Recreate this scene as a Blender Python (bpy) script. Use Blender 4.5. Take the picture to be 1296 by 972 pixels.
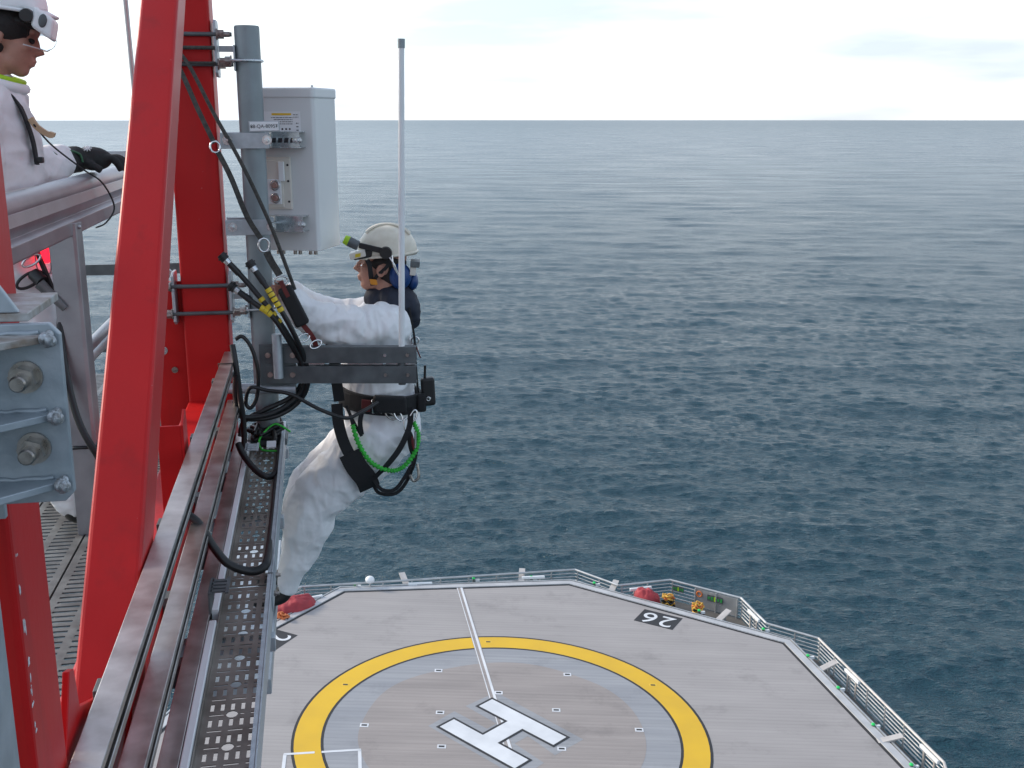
import bpy, bmesh, math, random
import numpy as np
from mathutils import Vector, noise as mnoise
random.seed(7); rng = np.random.default_rng(7)
for o in list(bpy.data.objects): bpy.data.objects.remove(o)
scene = bpy.context.scene
COL = scene.collection
R = math.radians

# ------------------------------------------------------------------ camera
CAMZ = 46.0                                   # metres above the sea
F_PX, PITCH = 1380.0, math.atan(336/1380.0)
cam_d = bpy.data.cameras.new('camera'); cam = bpy.data.objects.new('camera', cam_d); COL.objects.link(cam)
cam_d.sensor_width = 36.0; cam_d.lens = 36.0*F_PX/1296.0
cam_d.clip_start = 0.05; cam_d.clip_end = 60000
cam.location = (0, 0, CAMZ); cam.rotation_euler = (math.pi/2-PITCH, 0, 0)
scene.camera = cam
scene.render.resolution_x = 1024; scene.render.resolution_y = 768

# ------------------------------------------------------------------ world, sun, exposure
SUN_AZ, SUN_EL = R(-68), R(26)               # off to the left, low, behind thin cloud
wd = bpy.data.worlds.new('World'); scene.world = wd; wd.use_nodes = True
nt = wd.node_tree; nt.nodes.clear()
def N(t, **k):
    n = nt.nodes.new(t)
    for a, b in k.items(): setattr(n, a, b)
    return n
sky = N('ShaderNodeTexSky', sky_type='NISHITA', sun_disc=False, sun_elevation=SUN_EL, sun_rotation=SUN_AZ,
        air_density=1.0, dust_density=.6, ozone_density=1.5)
tc = N('ShaderNodeTexCoord')
mp = N('ShaderNodeMapping'); mp.inputs['Scale'].default_value = (1.6, 1.6, 9.0); mp.inputs['Location'].default_value = (1.3, 0.4, 0.2)
nt.links.new(tc.outputs['Generated'], mp.inputs['Vector'])
no = N('ShaderNodeTexNoise'); no.inputs['Scale'].default_value = 2.4; no.inputs['Detail'].default_value = 7; no.inputs['Roughness'].default_value = .55
nt.links.new(mp.outputs['Vector'], no.inputs['Vector'])
cr = N('ShaderNodeValToRGB'); cr.color_ramp.elements[0].position = .30; cr.color_ramp.elements[1].position = .62
nt.links.new(no.outputs['Fac'], cr.inputs['Fac'])
sx = N('ShaderNodeSeparateXYZ'); nt.links.new(tc.outputs['Generated'], sx.inputs['Vector'])
lo = N('ShaderNodeMapRange', interpolation_type='SMOOTHSTEP'); lo.inputs['From Min'].default_value = .03; lo.inputs['From Max'].default_value = .38; lo.inputs['To Min'].default_value = .60; lo.inputs['To Max'].default_value = .15
nt.links.new(sx.outputs['Z'], lo.inputs['Value'])      # the cloud banks stack up toward the horizon and open overhead
hi = N('ShaderNodeMapRange', interpolation_type='SMOOTHSTEP'); hi.inputs['From Min'].default_value = .03; hi.inputs['From Max'].default_value = .38; hi.inputs['To Min'].default_value = .97; hi.inputs['To Max'].default_value = .50
nt.links.new(sx.outputs['Z'], hi.inputs['Value'])
cl = N('ShaderNodeMapRange'); nt.links.new(lo.outputs['Result'], cl.inputs['To Min']); nt.links.new(hi.outputs['Result'], cl.inputs['To Max'])
nt.links.new(cr.outputs['Color'], cl.inputs['Value'])
mx = N('ShaderNodeMix', data_type='RGBA'); mx.inputs['B'].default_value = (7, 7, 7, 1)
mp2 = N('ShaderNodeMapping'); mp2.inputs['Scale'].default_value = (2.2, 2.2, 14.0); mp2.inputs['Location'].default_value = (.4, 2.0, .1)
nt.links.new(tc.outputs['Generated'], mp2.inputs['Vector'])
no2 = N('ShaderNodeTexNoise'); no2.inputs['Scale'].default_value = 1.7; no2.inputs['Detail'].default_value = 6; no2.inputs['Roughness'].default_value = .5
nt.links.new(mp2.outputs['Vector'], no2.inputs['Vector'])
cs = N('ShaderNodeValToRGB'); cs.color_ramp.elements[0].position = .38; cs.color_ramp.elements[1].position = .60     # grey cloud bellies to sunlit thin cloud
cs.color_ramp.elements[0].color = (.405, .455, .515, 1); cs.color_ramp.elements[1].color = (.61, .64, .68, 1)
nt.links.new(no2.outputs['Fac'], cs.inputs['Fac'])
c10 = N('ShaderNodeVectorMath', operation='SCALE'); c10.inputs['Scale'].default_value = 10.0
# cloud is brighter around the veiled sun
dt = N('ShaderNodeVectorMath', operation='DOT_PRODUCT'); dt.inputs[1].default_value = (math.sin(SUN_AZ)*math.cos(SUN_EL), math.cos(SUN_AZ)*math.cos(SUN_EL), math.sin(SUN_EL))
nt.links.new(tc.outputs['Generated'], dt.inputs[0])
gm = N('ShaderNodeMath', operation='MAXIMUM'); gm.inputs[1].default_value = 0; nt.links.new(dt.outputs['Value'], gm.inputs[0])
gp_ = N('ShaderNodeMath', operation='POWER'); gp_.inputs[1].default_value = 3; nt.links.new(gm.outputs[0], gp_.inputs[0])
gs = N('ShaderNodeMath', operation='MULTIPLY_ADD'); gs.inputs[1].default_value = 10.0; gs.inputs[2].default_value = 9.2; nt.links.new(gp_.outputs[0], gs.inputs[0]); nt.links.new(gs.outputs[0], c10.inputs['Scale'])
nt.links.new(cs.outputs['Color'], c10.inputs[0]); nt.links.new(c10.outputs[0], mx.inputs['B'])
nt.links.new(cl.outputs['Result'], mx.inputs['Factor']); nt.links.new(sky.outputs['Color'], mx.inputs['A'])
bg = N('ShaderNodeBackground'); bg.inputs['Strength'].default_value = .10
out = N('ShaderNodeOutputWorld')
nt.links.new(mx.outputs['Result'], bg.inputs['Color']); nt.links.new(bg.outputs['Background'], out.inputs['Surface'])

sd = bpy.data.lights.new('sun', 'SUN'); sd.energy = 1.5; sd.angle = R(11); sd.color = (1.0, .86, .70)
so = bpy.data.objects.new('sun', sd); COL.objects.link(so); so.location = (-30, 10, CAMZ+30)
sdir = Vector((math.sin(SUN_AZ)*math.cos(SUN_EL), math.cos(SUN_AZ)*math.cos(SUN_EL), math.sin(SUN_EL)))
so.rotation_euler = (-sdir).to_track_quat('-Z', 'Y').to_euler()
vs = scene.view_settings
vs.view_transform = 'Standard'; vs.look = 'None'; vs.gamma = 1.0; vs.use_curve_mapping = False; vs.exposure = 1.15

# ------------------------------------------------------------------ frames
TH = R(-10.1)                                 # the tower's long axis against the view
WX = Vector((math.cos(TH), -math.sin(TH), 0)); UX = Vector((math.sin(TH), math.cos(TH), 0)); ZX = Vector((0, 0, 1))
def S(p): return WX*p[0] + UX*p[1] + Vector((0, 0, CAMZ + p[2]))      # tower frame: across, along, up from eye level
DX, DY, DT = -.3686, 38.888, -.03384
DZ = CAMZ - 23.75 + DT*DX
def D(p): return Vector((DX + p[0] - DT*0*p[2], DY + p[1], DZ + DT*p[0] + p[2]))   # helideck frame: centre of the circle
def I3(p): return Vector(p)

# ------------------------------------------------------------------ materials
MATS = {}
def mat(name, col, rough=.5, metal=0., var=.12, scale=6., bump=0., bscale=40., col2=None, spec=.5, stretch=(1, 1, 1), emis=None, detail=4, coat=0., rvar=.1, ramp=(.35, .7)):
    m = bpy.data.materials.new(name); m.use_nodes = True; MATS[name] = m
    t = m.node_tree; b = t.nodes['Principled BSDF']
    b.inputs['Roughness'].default_value = rough; b.inputs['Metallic'].default_value = metal
    b.inputs['Specular IOR Level'].default_value = spec; b.inputs['Coat Weight'].default_value = coat
    co = t.nodes.new('ShaderNodeTexCoord'); mpp = t.nodes.new('ShaderNodeMapping'); mpp.inputs['Scale'].default_value = stretch
    t.links.new(co.outputs['Object'], mpp.inputs['Vector'])
    n = t.nodes.new('ShaderNodeTexNoise'); n.inputs['Scale'].default_value = scale; n.inputs['Detail'].default_value = detail
    t.links.new(mpp.outputs['Vector'], n.inputs['Vector'])
    r = t.nodes.new('ShaderNodeValToRGB'); t.links.new(n.outputs['Fac'], r.inputs['Fac'])
    c2 = col2 if col2 else tuple(c*(1-var*2) for c in col)
    r.color_ramp.elements[0].position, r.color_ramp.elements[1].position = ramp
    r.color_ramp.elements[0].color = (*c2, 1); r.color_ramp.elements[1].color = (*col, 1)
    t.links.new(r.outputs['Color'], b.inputs['Base Color'])
    if rvar:
        q = t.nodes.new('ShaderNodeMapRange'); q.inputs['To Min'].default_value = rough-rvar; q.inputs['To Max'].default_value = rough+rvar
        t.links.new(n.outputs['Fac'], q.inputs['Value']); t.links.new(q.outputs['Result'], b.inputs['Roughness'])
    if bump:
        n2 = t.nodes.new('ShaderNodeTexNoise'); n2.inputs['Scale'].default_value = bscale; n2.inputs['Detail'].default_value = 5
        t.links.new(mpp.outputs['Vector'], n2.inputs['Vector'])
        bp = t.nodes.new('ShaderNodeBump'); bp.inputs['Strength'].default_value = bump; bp.inputs['Distance'].default_value = .01
        t.links.new(n2.outputs['Fac'], bp.inputs['Height']); t.links.new(bp.outputs['Normal'], b.inputs['Normal'])
    if emis:
        b.inputs['Emission Color'].default_value = (*emis[0], 1); b.inputs['Emission Strength'].default_value = emis[1]
    return m
def red_paint():
    m = mat('red', (.55, .008, .009), .42, col2=(.45, .008, .009), scale=2.2, bump=.04, bscale=70, spec=.3, detail=7, stretch=(1, 1, .45))
    t = m.node_tree; b = t.nodes['Principled BSDF']; src = b.inputs['Base Color'].links[0].from_socket
    co = t.nodes.new('ShaderNodeTexCoord')
    def layer(src, scale, lo, hi, col, st=(1, 1, 1), mxv=1.0):
        mp_ = t.nodes.new('ShaderNodeMapping'); mp_.inputs['Scale'].default_value = st; t.links.new(co.outputs['Object'], mp_.inputs['Vector'])
        n = t.nodes.new('ShaderNodeTexNoise'); n.inputs['Scale'].default_value = scale; n.inputs['Detail'].default_value = 8; n.inputs['Roughness'].default_value = .62; t.links.new(mp_.outputs['Vector'], n.inputs['Vector'])
        r = t.nodes.new('ShaderNodeMapRange'); r.inputs['From Min'].default_value = lo; r.inputs['From Max'].default_value = hi; r.inputs['To Max'].default_value = mxv; t.links.new(n.outputs['Fac'], r.inputs['Value'])
        x = t.nodes.new('ShaderNodeMix'); x.data_type = 'RGBA'; x.inputs['B'].default_value = (*col, 1); t.links.new(r.outputs['Result'], x.inputs['Factor']); t.links.new(src, x.inputs['A'])
        return x.outputs['Result']
    o = layer(src, 5, .56, .80, (.20, .012, .012), (1.5, 1.5, .25), .55)      # run-down grime
    o = layer(o, 22, .715, .725, (.50, .42, .40))                           # chips down to the primer
    t.links.new(o, b.inputs['Base Color'])
red_paint()
mat('galv', (.50, .54, .57), .42, .5, col2=(.40, .44, .47), scale=26, bump=.06, bscale=160, detail=6)
mat('rail_galv', (.40, .40, .42), .36, .75, col2=(.30, .30, .32), scale=7, bump=.04, bscale=90, detail=5)
mat('galv_blue', (.41, .46, .50), .45, .3, col2=(.28, .33, .365), scale=14, bump=.12, bscale=60, detail=6)
mat('galv_rust', (.46, .47, .47), .55, .2, col2=(.25, .20, .16), scale=34, bump=.25, bscale=60, detail=8, ramp=(.30, .66))
mat('weld', (.55, .60, .64), .4, .5, col2=(.22, .22, .22), scale=120, bump=.4, bscale=200)
mat('grey_pipe', (.30, .345, .36), .5, .25, var=.1, scale=9, bump=.05, bscale=60)
mat('steel', (.62, .59, .57), .33, .85, col2=(.34, .30, .28), scale=9, stretch=(1, 1, 1), bump=.04, bscale=70, detail=6)
mat('bolt', (.44, .42, .39), .30, .85, col2=(.26, .24, .22), scale=60)
mat('zinc', (.66, .70, .72), .25, .9, var=.15, scale=30)
mat('dark_steel', (.14, .155, .16), .5, .35, col2=(.085, .095, .10), scale=12, bump=.05, bscale=80)
mat('tray_steel', (.36, .325, .285), .42, .5, col2=(.17, .145, .12), scale=7, bump=.08, bscale=50, detail=7)
mat('hole_edge', (.2, .2, .2), .5)
mat('white_plastic', (.84, .86, .86), .4, var=.03)
mat('cabinet', (.70, .72, .715), .45, var=.03, scale=3)
mat('cabinet_lid', (.72, .74, .735), .45, var=.03, scale=3)
mat('cream', (.73, .69, .62), .35, var=.04)
mat('paper', (.80, .81, .82), .6, var=.02)
mat('yellow', (.78, .50, .03), .5, var=.04)
mat('ink', (.02, .02, .025), .6)
mat('black_rubber', (.012, .012, .013), .45, var=.1, bump=.05)
mat('black_web', (.014, .014, .016), .75, var=.2, scale=60, bump=.3, bscale=300)
mat('grey_rope', (.10, .095, .085), .8, var=.25, scale=80, bump=.6, bscale=400)
mat('band', (.70, .52, .03), .5, var=.05)
mat('navy', (.020, .026, .045), .75, var=.15, scale=20, bump=.2, bscale=60)
mat('ear_blue', (.012, .06, .22), .4)
mat('orange', (.80, .30, .02), .5)
mat('lime', (.45, .75, .02), .5)
mat('green_cord', (.05, .62, .06), .6, var=.2, scale=90, bump=.4, bscale=200)
mat('helmet', (.76, .72, .61), .35, col2=(.62, .57, .46), scale=18)
mat('skin', (.50, .25, .18), .5, var=.1, scale=30, bump=.05, bscale=120)
mat('dark_hair', (.02, .017, .016), .7, var=.2, scale=60, bump=.3, bscale=200)
mat('glove', (.022, .024, .024), .75, var=.2, scale=40, bump=.3, bscale=160)
mat('glove_green', (.06, .18, .09), .7)
mat('chrome', (.75, .75, .76), .15, 1.0)
mat('red_strap', (.16, .022, .02), .7)
mat('plug_red', (.42, .25, .21), .45)
mat('boot', (.016, .015, .014), .5, bump=.1)
mat('grating', (.20, .21, .21), .5, .4, col2=(.12, .12, .12), scale=20, bump=.1)
mat('sunlit_and_loop_tan', (.62, .45, .28), .6, col2=(.50, .34, .20), scale=8)  # sunlight on the far railing as a tan colour; also the chest loop
# coveralls: thin non-woven fabric, fine creases
def fabric(name, col, col2):
    m = mat(name, col, .72, 0, col2=col2, scale=7, bump=0, detail=5, ramp=(.30, .60))
    t = m.node_tree; b = t.nodes['Principled BSDF']
    co = t.nodes.new('ShaderNodeTexCoord')
    h = None
    for sc, st, strg in ((6, (1, 1, 2.2), 1.0), (15, (1.8, 1, 1), .40), (60, (1, 1, 1), .06)):
        mpp = t.nodes.new('ShaderNodeMapping'); mpp.inputs['Scale'].default_value = st; mpp.inputs['Rotation'].default_value = (.3, .6, .2)
        t.links.new(co.outputs['Object'], mpp.inputs['Vector'])
        n = t.nodes.new('ShaderNodeTexNoise'); n.noise_type = 'RIDGED_MULTIFRACTAL' if sc < 60 else 'FBM'
        n.inputs['Scale'].default_value = sc; n.inputs['Detail'].default_value = 3; n.inputs['Distortion'].default_value = .6
        t.links.new(mpp.outputs['Vector'], n.inputs['Vector'])
        k = t.nodes.new('ShaderNodeMath'); k.operation = 'MULTIPLY'; k.inputs[1].default_value = strg
        t.links.new(n.outputs['Fac'], k.inputs[0])
        if h is None: h = k
        else:
            a = t.nodes.new('ShaderNodeMath'); a.operation = 'ADD'; t.links.new(h.outputs[0], a.inputs[0]); t.links.new(k.outputs[0], a.inputs[1]); h = a
    src = b.inputs['Base Color'].links[0].from_socket     # worn-in dirt
    nd = t.nodes.new('ShaderNodeTexNoise'); nd.inputs['Scale'].default_value = 2.6; nd.inputs['Detail'].default_value = 8; nd.inputs['Roughness'].default_value = .65; t.links.new(co.outputs['Object'], nd.inputs['Vector'])
    rd_ = t.nodes.new('ShaderNodeMapRange'); rd_.inputs['From Min'].default_value = .52; rd_.inputs['From Max'].default_value = .74; rd_.inputs['To Max'].default_value = .4; t.links.new(nd.outputs['Fac'], rd_.inputs['Value'])
    xd = t.nodes.new('ShaderNodeMix'); xd.data_type = 'RGBA'; xd.inputs['B'].default_value = (.50, .42, .34, 1); t.links.new(rd_.outputs['Result'], xd.inputs['Factor']); t.links.new(src, xd.inputs['A']); t.links.new(xd.outputs['Result'], b.inputs['Base Color'])
    bp = t.nodes.new('ShaderNodeBump'); bp.inputs['Strength'].default_value = .75; bp.inputs['Distance'].default_value = .010
    t.links.new(h.outputs[0], bp.inputs['Height']); t.links.new(bp.outputs['Normal'], b.inputs['Normal'])
    b.inputs['Subsurface Weight'].default_value = .08; b.inputs['Subsurface Radius'].default_value = (.02, .02, .02)
    return m
fabric('coverall', (.86, .87, .88), (.78, .79, .80))
# helideck paints
def planked(name, col, col2, streak=.10, pitch=.25):
    m = mat(name, col, .62, 0., col2=col2, scale=.22, bump=0, stretch=(1, 3.5, 1), detail=6, ramp=(.32, .68))
    t = m.node_tree; b = t.nodes['Principled BSDF']
    src = b.inputs['Base Color'].links[0].from_socket
    co = t.nodes.new('ShaderNodeTexCoord')
    mpp = t.nodes.new('ShaderNodeMapping'); mpp.inputs['Scale'].default_value = (.12, 5.5, 1)
    t.links.new(co.outputs['Object'], mpp.inputs['Vector'])
    n = t.nodes.new('ShaderNodeTexNoise'); n.inputs['Scale'].default_value = 1.0; n.inputs['Detail'].default_value = 3
    t.links.new(mpp.outputs['Vector'], n.inputs['Vector'])
    w = t.nodes.new('ShaderNodeTexWave'); w.bands_direction = 'Y'; w.inputs['Scale'].default_value = 1/(pitch*3.18); w.inputs['Distortion'].default_value = 0
    t.links.new(co.outputs['Object'], w.inputs['Vector'])
    r = t.nodes.new('ShaderNodeMapRange'); r.inputs['From Min'].default_value = .0; r.inputs['From Max'].default_value = .12; r.inputs['To Min'].default_value = .90; r.inputs['To Max'].default_value = 1
    t.links.new(w.outputs['Fac'], r.inputs['Value'])
    r2 = t.nodes.new('ShaderNodeMapRange'); r2.inputs['From Min'].default_value = .3; r2.inputs['From Max'].default_value = .7; r2.inputs['To Min'].default_value = 1-streak; r2.inputs['To Max'].default_value = 1+streak*.4
    t.links.new(n.outputs['Fac'], r2.inputs['Value'])
    k = t.nodes.new('ShaderNodeMath'); k.operation = 'MULTIPLY'; t.links.new(r.outputs[0], k.inputs[0]); t.links.new(r2.outputs[0], k.inputs[1])
    v = t.nodes.new('ShaderNodeVectorMath'); v.operation = 'SCALE'; t.links.new(src, v.inputs[0]); t.links.new(k.outputs[0], v.inputs['Scale'])
    t.links.new(v.outputs[0], b.inputs['Base Color'])
    ns = t.nodes.new('ShaderNodeTexNoise'); ns.inputs['Scale'].default_value = .55; ns.inputs['Detail'].default_value = 9; ns.inputs['Roughness'].default_value = .7; t.links.new(co.outputs['Object'], ns.inputs['Vector'])
    rs_ = t.nodes.new('ShaderNodeMapRange'); rs_.inputs['From Min'].default_value = .54; rs_.inputs['From Max'].default_value = .78; rs_.inputs['To Min'].default_value = 1; rs_.inputs['To Max'].default_value = .72; t.links.new(ns.outputs['Fac'], rs_.inputs['Value'])
    v2 = t.nodes.new('ShaderNodeVectorMath'); v2.operation = 'SCALE'; t.links.new(v.outputs[0], v2.inputs[0]); t.links.new(rs_.outputs[0], v2.inputs['Scale']); t.links.new(v2.outputs[0], b.inputs['Base Color'])
    bp = t.nodes.new('ShaderNodeBump'); bp.inputs['Strength'].default_value = .25; bp.inputs['Distance'].default_value = .01
    t.links.new(w.outputs['Fac'], bp.inputs['Height']); t.links.new(bp.outputs['Normal'], b.inputs['Normal'])
    return m
planked('deck', (.372, .350, .338), (.325, .304, .293), .06)
planked('deck_inner', (.345, .310, .290), (.285, .255, .238), .10)
planked('deck_ring', (.33, .34, .355), (.275, .285, .305), .10)
mat('deck_yellow', (.76, .47, .014), .55, col2=(.66, .40, .014), scale=.5, detail=6)
mat('deck_white', (.74, .76, .78), .55, col2=(.62, .64, .66), scale=1.2, detail=6)
mat('gutter', (.52, .53, .54), .5, col2=(.42, .43, .44), scale=1.5, detail=6)
mat('deck_black', (.028, .028, .03), .6, var=.2, scale=1.5)
mat('alu', (.56, .57, .57), .4, .55, col2=(.42, .43, .43), scale=2)
mat('alu_warm', (.62, .58, .54), .42, .3, var=.1, scale=2)
mat('walk_dark', (.13, .125, .115), .7, col2=(.085, .08, .075), scale=1.5)
mat('green_glass', (.02, .55, .12), .2, emis=((.02, .9, .2), .06))
mat('sign_green', (.03, .33, .07), .5)
mat('red_glass', (.6, .01, .02), .2, emis=((1.0, .012, .03), 1.3))
mat('red_cloth', (.42, .045, .055), .7, col2=(.30, .03, .04), scale=3, bump=.3, bscale=6)
mat('hose_yellow', (.75, .42, .06), .6)
mat('hose_orange', (.70, .20, .06), .6)
mat('vis_glass', (.8, .82, .84), .1, spec=.5, rvar=0)
b = MATS['vis_glass'].node_tree.nodes['Principled BSDF']; b.inputs['Transmission Weight'].default_value = 1; b.inputs['IOR'].default_value = 1.04; b.inputs['Base Color'].default_value = (.95, .96, .97, 1)
for l in list(b.inputs['Base Color'].links): MATS['vis_glass'].node_tree.links.remove(l)

# water
def water():
    m = bpy.data.materials.new('water'); m.use_nodes = True; MATS['water'] = m
    t = m.node_tree; b = t.nodes['Principled BSDF']
    b.inputs['Base Color'].default_value = (.014, .053, .073, 1); b.inputs['Roughness'].default_value = .13
    b.inputs['IOR'].default_value = 1.333
    co = t.nodes.new('ShaderNodeTexCoord'); prev = None
    for sc, st, strg, dist in ((.035, (1, 2.2, 1), .5, 1.1), (.16, (1, 2.6, 1), .5, .42), (.5, (1, 2.6, 1), .85, .19), (1.5, (1, 2.2, 1), 1.0, .115), (4.5, (1, 1.7, 1), 1.0, .045)):
        mpp = t.nodes.new('ShaderNodeMapping'); mpp.inputs['Scale'].default_value = st; mpp.inputs['Rotation'].default_value = (0, 0, .12)
        t.links.new(co.outputs['Object'], mpp.inputs['Vector'])
        n = t.nodes.new('ShaderNodeTexNoise'); n.inputs['Scale'].default_value = sc; n.inputs['Detail'].default_value = 3; n.inputs['Roughness'].default_value = .6
        t.links.new(mpp.outputs['Vector'], n.inputs['Vector'])
        bp = t.nodes.new('ShaderNodeBump'); bp.inputs['Strength'].default_value = strg; bp.inputs['Distance'].default_value = dist*2
        t.links.new(n.outputs['Fac'], bp.inputs['Height'])
        if prev: t.links.new(prev.outputs['Normal'], bp.inputs['Normal'])
        if prev is None:
            ln = t.nodes.new('ShaderNodeVectorMath'); ln.operation = 'LENGTH'; t.links.new(co.outputs['Object'], ln.inputs[0])
            lg = t.nodes.new('ShaderNodeMath'); lg.operation = 'LOGARITHM'; lg.inputs[1].default_value = 10; t.links.new(ln.outputs['Value'], lg.inputs[0])
        fd = t.nodes.new('ShaderNodeMapRange'); fd.inputs['From Min'].default_value = 2.5; fd.inputs['From Max'].default_value = 4.2; fd.inputs['To Min'].default_value = strg; fd.inputs['To Max'].default_value = strg*.12
        t.links.new(lg.outputs[0], fd.inputs['Value']); t.links.new(fd.outputs['Result'], bp.inputs['Strength'])
        prev = bp
    t.links.new(prev.outputs['Normal'], b.inputs['Normal'])
    # waves too far off to resolve widen the glossy lobe instead
    rr = t.nodes.new('ShaderNodeMapRange'); rr.inputs['From Min'].default_value = 1.95; rr.inputs['From Max'].default_value = 3.9; rr.inputs['To Min'].default_value = .13; rr.inputs['To Max'].default_value = .28
    t.links.new(lg.outputs[0], rr.inputs['Value'])
    # wind streaks: patches of rougher and slicker water
    mw = t.nodes.new('ShaderNodeMapping'); mw.inputs['Scale'].default_value = (1, 3.2, 1); mw.inputs['Rotation'].default_value = (0, 0, .12); t.links.new(co.outputs['Object'], mw.inputs['Vector'])
    nw = t.nodes.new('ShaderNodeTexNoise'); nw.inputs['Scale'].default_value = .011; nw.inputs['Detail'].default_value = 7; nw.inputs['Roughness'].default_value = .68; t.links.new(mw.outputs['Vector'], nw.inputs['Vector'])
    mw2 = t.nodes.new('ShaderNodeMapRange'); mw2.inputs['From Min'].default_value = .32; mw2.inputs['From Max'].default_value = .68; mw2.inputs['To Min'].default_value = -.055; mw2.inputs['To Max'].default_value = .075; t.links.new(nw.outputs['Fac'], mw2.inputs['Value'])
    ad_ = t.nodes.new('ShaderNodeMath'); ad_.operation = 'ADD'; t.links.new(rr.outputs['Result'], ad_.inputs[0]); t.links.new(mw2.outputs['Result'], ad_.inputs[1])
    t.links.new(ad_.outputs[0], b.inputs['Roughness'])
water()

# ------------------------------------------------------------------ mesh helpers
V = Vector
class MB:
    """collects shapes in a local frame; build() links them as one mesh object"""
    def __init__(s): s.v = []; s.f = []; s.sm = []
    def add(s, vs, fs, smooth=False):
        k = len(s.v); s.v += [tuple(p) for p in vs]; s.f += [tuple(i+k for i in f) for f in fs]; s.sm += [smooth]*len(fs); return s
    def obox(s, c, a, b, d):      # centre and three half vectors
        c, a, b, d = V(c), V(a), V(b), V(d)
        vs = [c+a*i+b*j+d*k for k in (-1, 1) for j in (-1, 1) for i in (-1, 1)]
        fs = [(0, 2, 3, 1), (4, 5, 7, 6), (0, 1, 5, 4), (2, 6, 7, 3), (0, 4, 6, 2), (1, 3, 7, 5)]
        if a.cross(b).dot(d) < 0: fs = [f[::-1] for f in fs]
        return s.add(vs, fs)
    def box(s, lo, hi):
        lo, hi = V(lo), V(hi); c = (lo+hi)/2; h = (hi-lo)/2
        return s.obox(c, (h.x, 0, 0), (0, h.y, 0), (0, 0, h.z))
    def beam(s, p0, p1, w, h, side=(1, 0, 0)):       # bar from p0 to p1, w along side
        p0, p1 = V(p0), V(p1); d = (p1-p0); a = V(side); dn = d.normalized(); a = (a-dn*a.dot(dn)).normalized(); b_ = dn.cross(a)
        return s.obox((p0+p1)/2, a*w/2, b_*h/2, d/2)
    def prism(s, poly, o, e1, e2, e3):               # polygon in e1,e2 pushed along e3
        o, e1, e2, e3 = V(o), V(e1), V(e2), V(e3); n = len(poly)
        a = [o+e1*x+e2*y for x, y in poly]; b_ = [p+e3 for p in a]
        area = sum(poly[i][0]*poly[(i+1) % n][1]-poly[(i+1) % n][0]*poly[i][1] for i in range(n))
        fl = (area > 0) ^ (e1.cross(e2).dot(e3) < 0)
        fs = [tuple(range(n)), tuple(range(2*n-1, n-1, -1))]+[(i, i+n, (i+1) % n+n, (i+1) % n) for i in range(n)]
        fs = [f[::-1] for f in fs] if fl else fs
        # outward sides
        return s.add(a+b_, fs)
    def tube(s, pts, r, seg=10, caps=True, closed=False, flat=None, hint=None):
        pts = [V(p) for p in pts]; n = len(pts); rs = r if hasattr(r, '__len__') else [r]*n
        vs = []; fs = []; up = None
        for i, p in enumerate(pts):
            if closed: d = pts[(i+1) % n]-pts[i-1]
            else: d = pts[min(i+1, n-1)]-pts[max(i-1, 0)]
            if d.length < 1e-9: d = V((0, 0, 1))
            d.normalize()
            if up is None:
                up = V(hint) if hint else (V((0, 0, 1)) if abs(d.z) < .9 else V((1, 0, 0)))
            a = up-d*up.dot(d)
            if a.length < 1e-6: a = V((1, .1, 0))-d*d.x
            a.normalize(); b_ = d.cross(a); up = a
            fa, fb = flat if flat else (1, 1)
            for k in range(seg):
                t = 2*math.pi*k/seg
                vs.append(p+a*(math.cos(t)*rs[i]*fa)+b_*(math.sin(t)*rs[i]*fb))
        m = n if closed else n-1
        for i in range(m):
            for k in range(seg):
                A = i*seg+k; B = i*seg+(k+1) % seg; j = ((i+1) % n)*seg
                fs.append((A, B, j+(k+1) % seg, j+k))
        s.add(vs, fs, True)
        if caps and not closed:
            s.add(vs[:seg], [tuple(range(seg-1, -1, -1))]); s.add(vs[-seg:], [tuple(range(seg))])
        return s
    def strap(s, pts, w, th, side):                  # flat webbing: width along side
        pts = [V(p) for p in pts]; n = len(pts); vs = []; sides = side if isinstance(side, list) else [side]*n
        for i, p in enumerate(pts):
            d = (pts[min(i+1, n-1)]-pts[max(i-1, 0)]).normalized(); a = V(sides[i]); a = (a-d*a.dot(d)).normalized(); b_ = d.cross(a)
            vs += [p+a*w/2+b_*th/2, p-a*w/2+b_*th/2, p-a*w/2-b_*th/2, p+a*w/2-b_*th/2]
        fs = [(0, 3, 2, 1), (4*n-4, 4*n-3, 4*n-2, 4*n-1)]
        for i in range(n-1):
            for k in range(4): fs.append((4*i+k, 4*i+4+k, 4*i+4+(k+1) % 4, 4*i+(k+1) % 4)[::-1])
        return s.add(vs, fs)
    def cyl(s, p0, p1, r0, r1=None, seg=16): return s.tube([p0, p1], [r0, r0 if r1 is None else r1], seg)
    def ell(s, c, a, b, d, nu=20, nv=12):            # ellipsoid by half axes
        c, a, b, d = V(c), V(a), V(b), V(d); vs = [c+d]; fs = []
        for j in range(1, nv):
            t = math.pi*j/nv
            for i in range(nu):
                q = 2*math.pi*i/nu; vs.append(c+a*(math.sin(t)*math.cos(q))+b*(math.sin(t)*math.sin(q))+d*math.cos(t))
        vs.append(c-d); L = len(vs)-1
        for i in range(nu): fs.append((0, 1+i, 1+(i+1) % nu)); fs.append((L, 1+(nv-2)*nu+(i+1) % nu, 1+(nv-2)*nu+i))
        for j in range(nv-2):
            for i in range(nu): k = 1+j*nu; fs.append((k+i, k+nu+i, k+nu+(i+1) % nu, k+(i+1) % nu))
        return s.add(vs, fs, True)
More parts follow.
